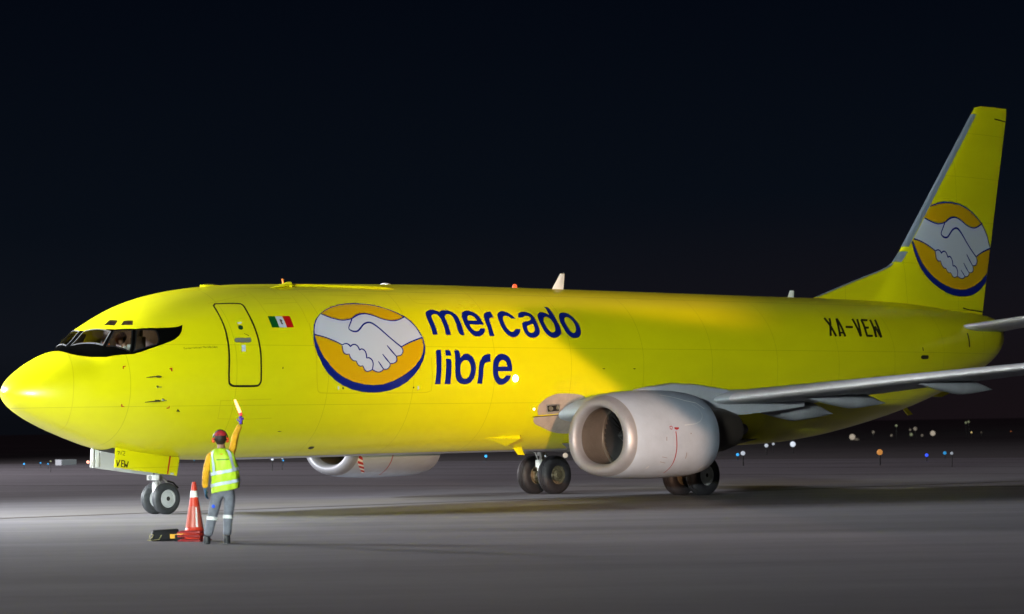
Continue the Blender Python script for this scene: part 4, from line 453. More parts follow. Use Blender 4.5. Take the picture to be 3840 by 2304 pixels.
for x,m_,rx in ((5.45,YEL,.30),(10.6,WHITE,.14)):
    b=MB(); b.ball((x,0,sect(x)[0]-.01),1,10,(rx,.13,.05)); b.obj('antenna_dome',m_,AC)
# cargo door hinge rail on the crown
b=MB(); b.tube([bmap(x,5.46-(x-7.2)*.098,.0)[0] for x in [7.2+.3*i for i in range(11)]],[.05]*10+[.02],8); b.obj('hinge_rail',YEL,AC)
b=MB(); pp=[bmap(x,s,o)[0] for x,s,o in ((6.6,5.22,.0),(6.9,5.28,.03),(7.22,5.36,.055),(7.24,5.36,.0))]; b.tube(pp,[.01,.07,.11,.11],10,ry=.5); b.obj('hinge_fairing',YEL,AC)
# belly blades
ba=D['belly_ant']; b=MB(); b.prism([tuple(p) for p in ba],-.63,-.60); b.obj('drain_mast',YEL,AC,bevel=.006)
b=MB(); b.prism([(29.9,2.25),(30.25,2.14),(30.55,1.93),(30.35,1.90)],-.02,.02); b.obj('belly_antenna',YEL,AC)
b=MB(); b.prism([(31.0,2.45),(32.3,2.75),(32.25,2.52),(31.9,2.42)],-.04,.04); b.obj('tail_skid',YEL,AC)
# ram air inlet
ra=D['ram']; 
b=MB(); q0=bmap(12.72,1.14,.004)[0]; q1=bmap(13.80,1.214,.004)[0]; q2=bmap(13.51,.89,.004)[0]; q3=bmap(13.78,1.19,.10)[0]; q4=bmap(13.52,.91,.10)[0]; q5=bmap(13.15,.98,.012)[0]
b.add([q0,q1,q2,q3,q4,q5],[(0,1,3),(0,3,4,5),(5,4,2),(1,2,4,3)]); b.obj('air_scoop',YEL,AC,smooth=False)
deco('air_inlet',[[[(13.80,1.214),(13.84,1.20),(13.56,.885),(13.51,.90)]]],DARK,.006,AC)
each('air_inlet_highlight',[ribbon(ra[:3],.015),ribbon([(ra[0][0],ra[0][1]),(13.2,.985),(13.505,.905)],.02)],YELH,.006,AC)  # bright lines painted as the highlight on the scoop edges
# wing illumination lamp
for i,(x,s) in enumerate(D['lamps']):
    p,n=bmap(x,s,0); r=.088 if i==0 else .03; b=MB(); b.ball(p,r,10,(1,.7,1)); b.obj('inspection_lamp',lampmat('white_lamp',(1,.97,.93),4.0),AC)
# grey wing root fairing painted on the side
each('root_fairing',[[D['fair1']],[D['fair2']]],GRY2,.006,AC)
deco('root_fairing_seam',[ribbon([(13.87,1.775),(14.4,1.80),(15.2,1.84),(16,1.9)],.02)],BLK,.009,AC)
ll=deco('landing_light',[[D['llight']]],DARK,.010,AC); each('lamp_lens',[[b] for b in D['lens']],mat('lens_chrome',(.75,.70,.55),.15,metal=.8),.016,ll)
deco('light_frame',[ring(D['llight'],.03)],STEEL,.014,ll)

# --- fin
LEp=[(4.6,26.6),(5.19,26.15),(5.61,27.69),(6.11,29.48),(6.27,29.77),(6.68,30.2),(10.89,33.77),(11.01,33.85),(11.07,34.16)]
LEp=[(4.6,26.15),(5.16,26.15)]+LEp[2:]
TEp=[(4.6,33.97),(4.88,34.01),(10.86,35.44),(11.07,35.45)]
def itp(P,z):
    for (a,b),(c,d) in zip(P,P[1:]):
        if z<=c: return b+(d-b)*(z-a)/(c-a)
    return P[-1][1]
def naca(u): u=min(max(u,0),1); return 5*(.2969*math.sqrt(u)-.126*u-.3516*u*u+.2843*u**3-.1036*u**4)
def finh(x,z):
    le=30.2+(z-6.68)*.848; te=itp(TEp,z); c=te-le; h=naca((x-le)/c)*c*.095
    if z<6.75:
        l2=itp(LEp,z); h=max(h,.055*min(1,math.sqrt(max(0,(x-l2)/.35)))*min(1,max(0,(te-x)/.8)))
    if z>10.85: h*=math.sqrt(max(0,1-((z-10.85)/.23)**2))
    return max(h,.0)
def finsurf(x,z,off,side=-1):
    h=.01; a=(finh(x+h,z)-finh(x-h,z))/(2*h); b=(finh(x,z+h)-finh(x,z-h))/(2*h); n=Vector((-a,side,-b)).normalized(); return Vector((x,side*finh(x,z),z))+n*off,n
def fin_mesh(name,za,zb,m,parent,u0=0,u1=1,dist=None,off=0,nz=40):
    v=[];f=[];NU=40; zs=[za+(zb-za)*i/nz for i in range(nz+1)]
    for z in zs:
        le,te=itp(LEp,z),itp(TEp,z)
        if dist: te=le+dist
        row=[]
        for side in(-1,1):
            for k in range(NU+1):
                t=(k/NU)**1.6; t=u0+(u1-u0)*t; x=le+(te-le)*t; x=min(max(x,le+.0005),te)
                y=side*(finh(x,z)+off)
                if k==0: y=0; x-=off
                row.append((x,y,z))
        v+=row
    n=2*(NU+1)
    for i in range(nz):
        for s in(0,1):
            for k in range(NU):
                a=i*n+s*(NU+1)+k; q=(a,a+1,a+n+1,a+n); f.append(q if s==0 else q[::-1])
    me_=MB(); me_.add(v,f); return me_.obj(name,m,parent,auto=50)
fin=fin_mesh('vertical_stabilizer',4.6,11.075,YEL,AC,nz=90)
EDG=mat('leading_edge_metal',(.36,.44,.55),.35,metal=.5)
def le_strip(pts,w,name='fin_leading_edge'):
    b=MB(); rows=[]; K=[1,.7,.45,.25,.12,.04,.01]
    for x,z in pts:
        rows.append([(x+w*k-.004,-(finh(x+w*k,z)+.007),z) for k in K]+[(x-.016,0,z)]+[(x+w*k-.004,(finh(x+w*k,z)+.007),z) for k in K[::-1]])
    v=[q for r in rows for q in r]; b.add(v,[(i*15+j,i*15+j+1,(i+1)*15+j+1,(i+1)*15+j) for i in range(len(rows)-1) for j in range(14)]); return b.obj(name,EDG,fin,auto=60)
le_strip([(itp(LEp,z),z) for z in [6.74+i*(10.80-6.74)/20 for i in range(21)]],.17)
le_strip([(itp(LEp,z),z) for z in [6.29,6.4,6.5,6.60]],.26)
le_strip([(itp(LEp,z),z) for z in [5.22+i*(6.25-5.22)/10 for i in range(11)]],.10)
fa_,fb_=D['finaff']
def f2(lp): return [(fa_[0]*x+fa_[1]*s+fa_[2],fb_[0]*x+fb_[1]*s+fb_[2]) for x,s in lp]
def clipfin(gl):
    bmx=flat_fill(gl); 
    def cp(co,no): bmesh.ops.bisect_plane(bmx,geom=bmx.verts[:]+bmx.edges[:]+bmx.faces[:],plane_co=co,plane_no=no,dist=1e-6,clear_outer=True)
    t=Vector((1.43,5.98)).normalized(); cp((34.01-.02,4.88,0),(t.y,-t.x,0))
    t=Vector((3.57,4.21)).normalized(); cp((30.2+.19,6.68,0),(-t.y,t.x,0))
    return bmx
def findeco(name,gl,m,off,parent,rot=0):
    bmx=clipfin(gl)
    if not bmx.verts: print('finempty'); return
    cut(bmx,.12,.15); nor=[]
    for v in bmx.verts: p,n=finsurf(v.co.x,v.co.y,off); v.co=p; nor.append(n)
    bmx.normal_update(); bmx.verts.index_update()
    for f in bmx.faces:
        if f.normal.y>0: f.normal_flip()
    me=bpy.data.meshes.new(name); bmx.to_mesh(me); bmx.free(); return link(name,me,m,parent,True,[tuple(n) for n in nor])
FL=findeco('tail_logo',[[f2(l)] for l in D['logo'][0]],BLUE,.006,AC)
findeco('logo_disc',[[f2(l)] for l in D['logo'][1]],ORG,.009,FL); findeco('logo_hands',[[f2(l)] for l in D['logo'][2]],WHT,.012,FL); findeco('logo_outline',[[f2(l)] for l in D['logo'][3]],BLUE,.015,FL)
for q_ in ([(34.75,10.72),(35.40,10.68)],[(32.9,5.02),(33.3,4.97),(34.0,4.93)]): findeco('rudder_seam',[ribbon(q_,.035)],BLK,.006,fin)

# --- lifting surfaces
def airfoil(n=22):
    us=[(1-math.cos(PI*i/n))/2 for i in range(n+1)]; return [(u,naca(u),) for u in us]
def loft_wing(name,secs,m,parent,sgn,u0=0,u1=1,off=0,span=None,camber=.018):
    """secs: (y,xLE,xTE,zLE,thick,twist)"""
    n=26; rows=[]
    for (y,a,b_,z,t,tw) in secs:
        c=b_-a; r=[]
        us=[u0+(u1-u0)*(1-math.cos(PI*i/n))/2 for i in range(n+1)]
        def pt(u,s): 
            h=naca(u)*t*c/1.0*s; cam_=camber*4*u*(1-u)*c
            return (a+u*c-(off if u<.001 else 0),sgn*y,z+cam_+h+s*off-tw*u*c)
        up=[pt(u,.5*2*.5*2) for u in us]; lo=[pt(u,-.8) for u in us]
        r=up[::-1]+lo[1:] if u0==0 else up[::-1]+lo
        rows.append(r)
    L=len(rows[0]); v=[q for r in rows for q in r]; f=[(i*L+j,i*L+j+1,(i+1)*L+j+1,(i+1)*L+j) for i in range(len(rows)-1) for j in range(L-1)]
    f+=[tuple(range(L)),tuple(reversed(range((len(rows)-1)*L,len(rows)*L)))]
    f+=[(i*L,(i+1)*L,(i+1)*L+L-1,i*L+L-1) for i in range(len(rows)-1)]
    b=MB(); b.add(v,f); return b.obj(name,m,parent,auto=40)
WS=[(1.1,14.55,22.1,2.06,.115,.0),(1.70,14.75,22.05,2.08,.115,.0),(2.2,15.05,21.95,2.12,.115,0),(2.8,15.42,21.8,2.15,.11,0),(3.6,15.88,21.5,2.21,.10,0),(4.9,16.46,21.05,2.31,.088,0),(8,18.08,21.66,2.61,.085,.0),(14.2,21.32,22.98,3.19,.085,.0),(14.44,21.6,22.9,3.23,.05,.0)]
def wsec(y):
    for a,b in zip(WS,WS[1:]):
        if y<=b[0]: t=(y-a[0])/(b[0]-a[0]); return tuple(p+(q-p)*t for p,q in zip(a,b))
WP=mat('wing_grey_paint',(.40,.42,.47),.42,var=.15,vs=1.5)
WU=mat('fairing_grey_paint',(.30,.31,.35),.5,var=.2,vs=2)
def canoe(y,x0,x1,zt,zb,w,sgn,parent):
    """flap track fairing"""
    b=MB(); n=20; rows=[]; d=zt-zb
    for i in range(n+1):
        u=i/n; x=x0+(x1-x0)*u
        top=zt+.05-(d*.62+.05)*max(0,(u-.72)/.28)**1.2
        kb=min(1,(u/.55))**.75 if u<.55 else 1-.38*((u-.55)/.45)**1.6
        bot=zt+.02-(d+.02)*kb; ww=w*(min(1,u/.4)**.7)*(1 if u<.6 else max(.02,1-((u-.6)/.4)**1.5))
        if u==0: top=bot=zt
        if top-bot<.004: top=bot+.004
        zc=(top+bot)/2; h=(top-bot)/2
        rows.append([(x,sgn*(y+ww*math.copysign(abs(math.sin(a))**.8,math.sin(a))),zc+h*math.copysign(abs(math.cos(a))**.8,math.cos(a))) for a in [2*PI*j/16 for j in range(16)]])
    v=[q for r_ in rows for q in r_]; b.add(v,[(i*16+j,i*16+(j+1)%16,(i+1)*16+(j+1)%16,(i+1)*16+j) for i in range(n) for j in range(16)]); return b.obj('flap_track_fairing',WU,parent,auto=60)
for sgn in (-1,1):
    wg=loft_wing('wing',WS,WP,AC,sgn)
    ys=[5.35,6.5,8,10,12,14.1]
    loft_wing('wing_slat',[wsec(y) for y in ys],SLAT,wg,sgn,0,.07,.008)
    canoe(4.25,18.3,21.85,2.22,1.80,.27,sgn,wg); canoe(6.05,18.5,21.72,2.38,2.08,.20,sgn,wg); canoe(8.85,19.3,22.35,2.64,2.36,.17,sgn,wg); canoe(11.6,20.6,23.0,2.9,2.66,.14,sgn,wg)
    # horizontal stabilizer
    HS=[(.5,31.2,34.3,4.33,.085,0),(1.05,31.6,34.4,4.41,.085,0),(6.2,35.15,36.5,5.20,.08,0),(6.35,35.4,36.45,5.22,.04,0)]
    hs=loft_wing('horizontal_stabilizer',HS,WP,AC,sgn,camber=0)
    loft_wing('stabilizer_leading_edge',[HS[1],HS[2]],SLAT,hs,sgn,0,.09,.008,camber=0)

# --- engines
NS=[(12.74,.86,2.29,.77),(12.76,.93,2.35,.71),(12.82,1.0,2.40,.655),(12.95,1.07,2.455,.605),(13.2,1.13,2.51,.565),(13.7,1.17,2.555,.535),(14.4,1.19,2.575,.52),(15.0,1.155,2.56,.53),(15.45,1.10,2.52,.545),(15.80,.99,2.45,.60)]
NI=[(12.74,.86,2.29,.77),(12.76,.80,2.24,.82),(12.82,.755,2.20,.86),(12.95,.73,2.18,.885),(13.1,.725,2.185,.87),(13.75,.77,2.31,.77)]
def ns(S,x,j):
    for a,b in zip(S,S[1:]):
        if x<=b[0]: t=(x-a[0])/(b[0]-a[0]); return a[j]+(b[j]-a[j])*t
    return S[-1][j]
_nx=[s[0] for s in NS]
def nac(S,x,a,cy,off=0):
    if S is NS: w,zt,zb=[_pch(_nx,[s[j] for s in NS],x) for j in(1,2,3)]
    else: w,zt,zb=ns(S,x,1),ns(S,x,2),ns(S,x,3)
    zc=zb+(zt-zb)*.47; c,s=math.cos(a),math.sin(a)
    y=w*math.copysign(abs(s)**(.92 if c<0 else 1),s); z=zc+(zt-zc)*c if c>=0 else zc-(zc-zb)*abs(c)**.85
    y+=math.copysign(off*abs(s),s); z+=off*c
    return Vector((x,cy+y,z))
def nac_mesh(name,S,xs,cy,m,parent,off=0,n=96):
    v=[nac(S,x,2*PI*j/n,cy,off) for x in xs for j in range(n)]; b=MB(); b.add(v,[(i*n+j,i*n+(j+1)%n,(i+1)*n+(j+1)%n,(i+1)*n+j) for i in range(len(xs)-1) for j in range(n)]); return b.obj(name,m,parent,auto=60)
def nwrap(name,gl,m,parent,cy,off):
    """decal on a nacelle, (x, angle)"""
    def fn(x,a,o):
        p=nac(NS,x,a,cy,0); q=nac(NS,x,a+.02,cy,0)-nac(NS,x,a-.02,cy,0); r=nac(NS,min(x+.02,15.79),a,cy,0)-nac(NS,x-.02,a,cy,0); n=q.cross(r); 
        if n.dot(p-Vector((x,cy,1.5)))<0: n=-n
        n.normalize(); return p+n*o,n
    return wrap(name,gl,m,parent,off,.2,.065,fn)
NAC=mat('nacelle_grey_paint',(.38,.44,.55),.42,var=.10,vs=2.2,coat=.1)
for sgn in(-1,1):
    cy=sgn*4.83
    xs=[12.93,12.96,13.0,13.06,13.14]+[13.2+i*.1 for i in range(27)]; 
    en=nac_mesh('engine_nacelle',NS,xs,cy,NAC,AC)
    b=MB(); n=96; rows=[]
    pr=[(NS,x) for x in (12.935,12.91,12.88,12.85,12.82,12.79,12.77,12.755,12.742)]+[(NI,x) for x in (12.75,12.765,12.79,12.82,12.87,12.92,12.97)]
    v=[nac(S,x,2*PI*j/n,cy,.004 if S is NS else 0) for S,x in pr for j in range(n)]
    b.add(v,[(i*n+j,i*n+(j+1)%n,(i+1)*n+(j+1)%n,(i+1)*n+j) for i in range(len(pr)-1) for j in range(n)]); b.obj('inlet_lip',LIP,en,auto=70)
    nwrap('lip_seam',[ribbon([(12.94,-PI+.02+i*.1) for i in range(63)],.014)],mat('seam_grey',(.25,.24,.24),.6),en,cy,.004)
    nac_mesh('inlet_duct',NI,[12.965,13.1,13.3,13.5,13.75,14.1],cy,DUCT,en)
    b=MB(); fz=1.54
    for k in range(38):
        a=2*PI*k/38; M3=Matrix.Rotation(a,3,'X'); v=[]
        for r_,tw,w_ in((.24,.35,.09),(.5,.75,.10),(.76,1.05,.11)):
            for s_ in(-1,1):
                q=M3@Vector((s_*w_*math.cos(tw),s_*w_*math.sin(tw),r_)); v.append((13.78+q.x,cy+q.y,fz+q.z))
        b.add(v,[(0,1,3,2),(2,3,5,4)])
    b.obj('fan',mat('fan_titanium',(.04,.038,.04),.5,metal=.5),en)
    b=MB(); b.lathe([(0,-.34),(.06,-.26),(.14,-.13),(.24,.03),(.25,.1)],'x',(13.75,cy,fz),32); b.obj('fan_spinner',mat('spinner_dark',(.02,.02,.022),.4),en)
    b=MB(); b.lathe([(.0,0),(.8,0)],'x',(14.0,cy,fz),48); b.lathe([(.775,-.06),(.79,-.06),(.79,.02),(.745,.02),(.745,-.02),(.775,-.06)],'x',(13.72,cy,fz),64); b.obj('fan_case',mat('fan_case_brown',(.05,.042,.034),.5),en)
    nac_mesh('fan_nozzle',[(15.3,.86,2.30,.80),(15.80,.92,2.38,.72)],[15.35,15.6,15.79],cy,DARK,en)
    b=MB(); b.lathe([(.62,15.6),(.60,16.2),(.52,16.9),(.42,17.3),(.40,17.3),(.48,16.9)],'x',(0,cy,1.62),32); b.lathe([(.30,16.9),(.25,17.3),(.12,17.8),(0,17.95)],'x',(0,cy,1.62),24); b.obj('core_nozzle',mat('burnt_metal',(.10,.08,.07),.45,metal=.6),en)
    # pylon
    b=MB(); rows=[]
    for x,zt,zb,w_ in((13.95,2.585,2.4,.03),(14.4,2.66,2.3,.10),(15.2,2.74,2.2,.15),(16.0,2.72,2.0,.17),(16.9,2.62,1.95,.18),(17.8,2.5,1.98,.18),(18.9,2.4,2.06,.15),(20.0,2.35,2.15,.05)):
        rows.append([(x,cy-w_,zb),(x,cy-w_,zt-.10),(x,cy-w_*.75,zt-.03),(x,cy,zt),(x,cy+w_*.75,zt-.03),(x,cy+w_,zt-.10),(x,cy+w_,zb)])
    v=[q for r in rows for q in r]; b.add(v,[(i*7+j,i*7+(j+1)%7,(i+1)*7+(j+1)%7,(i+1)*7+j) for i in range(7) for j in range(7)]+[tuple(range(7)),tuple(reversed(range(49,56)))]); b.obj('engine_pylon',WP,AC,auto=40)
    REDL=mat('thin_red_line',(.30,.01,.015),.5)
    sd=(-1 if sgn<0 else 1)
    if sgn<0:
        nwrap('warning_line',[ribbon([(14.10+.012*min(i,8),-1.46-i*.10) for i in range(12)],.026)],REDL,en,cy,.005)
        [nwrap('warning_mark',[q_],REDL,en,cy,.005) for q_ in [[[(14.07,-1.37),(14.22,-1.375),(14.22,-1.40),(14.15,-1.43),(14.07,-1.41)]],ring([(13.92,-1.35),(13.98,-1.335),(14.02,-1.36),(13.99,-1.42),(13.93,-1.41)],.015)]]
        [nwrap('scuff_mark',[q_],mat('scuff_brown',(.25,.19,.17),.7),en,cy,.004) for q_ in [ribbon([(a_,b_),(c_,d_)],w_) for a_,b_,c_,d_,w_ in ((13.8,-1.57,13.8,-1.63,.02),(13.74,-2.0,13.92,-2.03,.012),(13.74,-2.14,13.94,-2.18,.012),(14.51,-1.9,14.54,-2.06,.02),(14.6,-1.5,14.62,-1.52,.03))]]
        [nwrap('drag_scratch',[ribbon(q_,.02)],mat('scratch_pale',(.62,.6,.58),.5),en,cy,.004) for q_ in ([(13.45,-2.37),(13.49,-2.29)],[(15.35,-2.51),(15.37,-2.31)])]
        nwrap('cowl_seam',[ribbon([(15.02,-.82),(15.13,-.89),(15.19,-.96),(15.20,-1.05),(15.17,-1.13),(15.1,-1.2),(15.02,-1.25),(14.88,-1.29),(14.74,-1.31),(14.43,-1.33)],.02)],mat('seam_pale',(.52,.56,.62),.5),en,cy,.004)
        nwrap('pylon_highlight',[ribbon([(14.25,-.49),(14.56,-.58),(14.88,-.7),(15.23,-.76),(15.41,-.92)],.025)],WHITE,en,cy,.006)  # white line painted as the highlight along the pylon edge
        nwrap('latch_seam',[ribbon([(13.18+i*.25,-PI+.25) for i in range(11)],.012)],mat('seam_grey',(.25,.24,.24),.6),en,cy,.004)
    else:
        nwrap('warning_line',[ribbon([(13.98+.003*i,-1.5-i*.10) for i in range(13)],.026)],REDL,en,cy,.005)
        Lh=[(12.95,-1.92),(12.97,-2.16),(13.13,-2.37),(13.37,-2.61)]; Rh=[(13.02,-1.90),(13.12,-2.14),(13.26,-2.35),(13.42,-2.57)]
        hp=nwrap('hazard_band',[[Lh+Rh[::-1]]],WHITE,en,cy,.005)
        def lr(P,t): 
            k=min(int(t*3),2); f_=t*3-k; return (P[k][0]+(P[k+1][0]-P[k][0])*f_,P[k][1]+(P[k+1][1]-P[k][1])*f_)
        for i in range(4):
            t=i/4.0; nwrap('hazard_stripe',[[[lr(Lh,t),lr(Lh,t+.13),lr(Rh,min(1,t+.25)),lr(Rh,t+.10)]]],REDP,hp,cy,.008)

# --- landing gear
def wheel(c,R_,w,rr,tyre,rimm,face):
    c=Vector(c); wl=empty('wheel',c); wl.parent=AC; b=MB(); h=w/2
    prof=[(rr,-h*.75),(rr+.03,-h*.92),(R_*.78,-h),(R_*.93,-h*.80),(R_*.985,-h*.5),(R_,-h*.35),(R_,-h*.22),(R_-.012,-h*.20),(R_-.012,-h*.12),(R_,-h*.10),(R_,h*.10),(R_-.012,h*.12),(R_-.012,h*.20),(R_,h*.22),(R_,h*.35),(R_*.985,h*.5),(R_*.93,h*.80),(R_*.78,h),(rr+.03,h*.92),(rr,h*.75)]
    b.lathe(prof,'y',(0,0,0),48,True); t=b.obj('tyre',tyre,wl,auto=40)
    b=MB()
    for s in(-1,1):
        b.lathe([(rr+.012,s*h*.80),(rr+.004,s*h*.86),(rr-.012,s*h*.86),(rr-.02,s*h*.62)],'y',(0,0,0),40)
        if rimm is RIM and s==-1: b.lathe([(rr-.02,s*h*.62),(rr*.55,s*h*.80),(.05,s*h*.84),(.048,s*h*.80),(0,s*h*.80)],'y',(0,0,0),40)
        else: b.lathe([(rr-.02,s*h*.62),(rr*.93,s*h*.45),(rr*.62,s*h*.40),(rr*.5,s*h*.65),(rr*.34,s*h*.72),(rr*.30,s*h*.9),(0,s*h*.92)],'y',(0,0,0),40)
    if rimm is not RIM:
        for k in range(9):
            a=2*PI*k/9; b.tube([(rr*.78*math.cos(a),-h*.42,rr*.78*math.sin(a)),(rr*.78*math.cos(a),-h*.52,rr*.78*math.sin(a))],.025,8)
    b.obj('rim',rimm,wl,auto=30)
    if rimm is RIM: b=MB(); b.lathe([(0,-h*.86),(.045,-h*.855),(.05,-h*.82)],'y',(0,0,0),16); b.obj('hub_cap',DARK,wl)
    return wl
for y in(-.205,.205): wheel((4.0,y,.338),.343,.20,.185,TYRN,RIM,-1)
b=MB(); b.tube([(4.0,0,.34),(3.97,0,.72)],.045,14); b.tube([(3.97,0,.70),(3.90,0,1.45)],.075,16); b.tube([(4.0,-.12,.34),(4.0,.12,.34)],.04,12)
b.tube([(4.02,0,.42),(4.25,0,.62),(4.0,0,.85)],.025,8); b.tube([(3.9,0,1.0),(3.0,0,1.38)],.04,8); b.obj('nose_gear_leg',STEEL,AC)
b=MB(); b.box((3.80,0,.80),(.10,.34,.12)); b.box((3.84,-.02,.60),(.05,.14,.22)); b.tube([(3.86,-.07,.50),(3.93,-.02,.40)],.015,6); b.tube([(3.55,-.2,.96),(3.9,-.1,.90)],.02,6); b.obj('steering_unit',WHITE,AC,bevel=.01)
b=MB(); b.tube([(3.74,0,.80),(3.72,0,.80)],.05,14); b.obj('taxi_light',mat('taxi_lens',(.7,.7,.7),.1,metal=.5),AC)
b=MB(); b.tube([(4.05,-.2,.72),(4.2,-.2,.68),(4.33,-.2,.56)],.02,6); b.obj('spray_guard',BLK,AC)
def door(y,m_,x0=2.50): 
    b=MB(); b.prism([(x0,1.455),(x0+.04,1.47),(3.4,1.36),(4.16,1.25),(4.185,1.20),(4.112,.834),(3.4,.925),(2.47,1.055)],y-.014,y+.014); return b.obj('nose_gear_door',m_,AC,bevel=.004)
dp=door(-.45,YEL)
def dmap(x,z,o): return Vector((x,-.465-o,z)),Vector((0,-1,0))
wrap('door_lettering',D['vew'],BLK,dp,.002,0,0,dmap); wrap('door_number',D['n712'],mat('faded_black',(.10,.09,.02),.6),dp,.002,0,0,dmap)
wrap('door_placard',[D['dlabel']],WHT,dp,.002,0,0,dmap); wrap('door_stripe',[[[(3.915,1.278),(3.955,1.272),(3.875,.876),(3.838,.882)]]],REDP,dp,.002,0,0,dmap)
ds=door(.45,GRY)
b=MB(); b.box((2.53,.425,1.25),(.05,.03,.42)); b.box((2.64,.42,1.24),(.09,.03,.36)); b.tube([(2.6,.41,1.43),(2.74,.41,1.44),(2.70,.41,1.36)],.018,6); b.obj('door_hinge',WHITE,AC,bevel=.008)
b=MB(); b.ball((2.42,.45,1.17),.035,8); b.obj('door_lamp',lampmat('door_lamp_red',(1,.35,.25),2.0),AC)
deco('nose_gear_bay_shade',[[[(2.45,-.47),(4.15,-.47),(4.15,.47),(2.45,.47)]]],DARK,.006,AC,du=.07)  # flat patch painting the bay's darkness, no hole is cut
for sgn in(-1,1):
    for y in(2.615-.39,2.615+.39): wheel((18.28,sgn*y,.495),.508,.36,.235,TYR,RIM if (sgn<0 and y>3) else RIMB,-1)
    b=MB(); b.tube([(18.28,sgn*2.15,.5),(18.28,sgn*3.05,.5)],.07,12); b.tube([(18.28,sgn*2.615,.5),(18.22,sgn*2.64,1.05)],.075,14); b.tube([(18.22,sgn*2.64,1.0),(18.1,sgn*2.72,2.2)],.11,16)
    b.tube([(18.3,sgn*2.62,.62),(18.55,sgn*2.62,.85),(18.28,sgn*2.64,1.15)],.035,8); b.tube([(18.2,sgn*2.6,1.3),(18.2,sgn*1.2,1.6)],.05,10); b.tube([(18.12,sgn*2.5,1.1),(17.6,sgn*2.1,1.55)],.04,8); b.tube([(18.1,sgn*2.45,.55),(18.0,sgn*2.5,1.5)],.018,6)
    b.obj('main_gear_leg',STEEL,AC)
    b=MB(); b.box((17.98,sgn*2.48,.80),(.14,.16,.2)); b.box((17.95,sgn*2.42,.66),(.1,.12,.12)); b.tube([(17.95,sgn*2.5,.9),(17.9,sgn*2.6,1.2)],.02,6); b.obj('brake_unit',WHITE,AC,bevel=.015)
    b=MB(); b.prism([(17.75,1.75),(18.75,1.75),(18.65,1.05),(17.95,1.05)],sgn*2.98-.015,sgn*2.98+.015); b.obj('main_gear_door',GRY,AC)
deco('wheel_well_shade',[[[(17.7,-1.6),(19.0,-1.6),(19.0,1.6),(17.7,1.6)]]],DARK,.008,AC)  # dark decal in place of a cut well, shade as colour
b=MB(); b.prism([(15.5,1.35),(16.5,1.12),(21.0,1.10),(22.6,1.35)],-1.25,1.25); b.obj('belly_fairing',mat('belly_grey',(.22,.20,.19),.6,var=.3,vs=2),AC,bevel=.12)

# ================================================================ PEOPLE
def skin(name,nodes,edges,m,parent,root,sub=2):
    keys=list(nodes); me=bpy.data.meshes.new(name)
    me.from_pydata([tuple(nodes[k][0]) for k in keys],[(keys.index(a),keys.index(b)) for a,b in edges],[])
    o=bpy.data.objects.new(name,me); COL.objects.link(o)
    sk=o.modifiers.new('s','SKIN'); sk.use_smooth_shade=True; sk.branch_smoothing=.6
    for i,k in enumerate(keys):
        r=nodes[k][1]; r=r if isinstance(r,tuple) else (r,r)
        me.skin_vertices[0].data[i].radius=r; me.skin_vertices[0].data[i].use_root=(k==root)
    ss=o.modifiers.new('u','SUBSURF'); ss.levels=sub; ss.render_levels=sub
    dg=bpy.context.evaluated_depsgraph_get(); dg.update(); m2=bpy.data.meshes.new_from_object(o.evaluated_get(dg))
    bpy.data.objects.remove(o); m2.name=name; m2.materials.clear(); m2.materials.append(m)
    for p in m2.polygons: p.use_smooth=True
    o=bpy.data.objects.new(name,m2); COL.objects.link(o); o.parent=parent; return o
def hand(nodes,edges,w,pd,pn,side,r=.0085,tag_='',curl=.6,wristkey='wr'):
    """palm + five fingers; pd palm direction, pn palm normal (curl direction), side thumb side"""
    pd=Vector(pd).normalized(); pn=Vector(pn).normalized(); sv=Vector(side).normalized(); w=Vector(w)
    P=w+pd*.05; nodes[tag_+'palm']=(P,(.030,.018)); edges.append((wristkey,tag_+'palm'))
    for i,(off,L) in enumerate(((.030,.075),(.011,.085),(-.009,.08),(-.028,.062))):
        b=w+pd*.088+sv*off; d=pd; prev=tag_+'palm'
        nodes[tag_+'k%d'%i]=(b,r*1.15); edges.append((prev,tag_+'k%d'%i)); prev=tag_+'k%d'%i; q=b
        for j in range(3):
            ang=curl*(j+1); d=(pd*math.cos(ang)+pn*math.sin(ang)); q=q+d*L*(.45,.32,.23)[j]; kk=tag_+'f%d%d'%(i,j); nodes[kk]=(q,r*(1,.92,.8)[j]); edges.append((prev,kk)); prev=kk
    b=w+pd*.035+sv*.034; d=(pd*.6+sv*.6+pn*.4).normalized(); nodes[tag_+'t0']=(b,r*1.3); edges.append((tag_+'palm',tag_+'t0'))
    q=b+d*.035; nodes[tag_+'t1']=(q,r*1.1); edges.append((tag_+'t0',tag_+'t1')); q=q+(d*.6+pn*.6).normalized()*.028; nodes[tag_+'t2']=(q,r*.95); edges.append((tag_+'t1',tag_+'t2'))
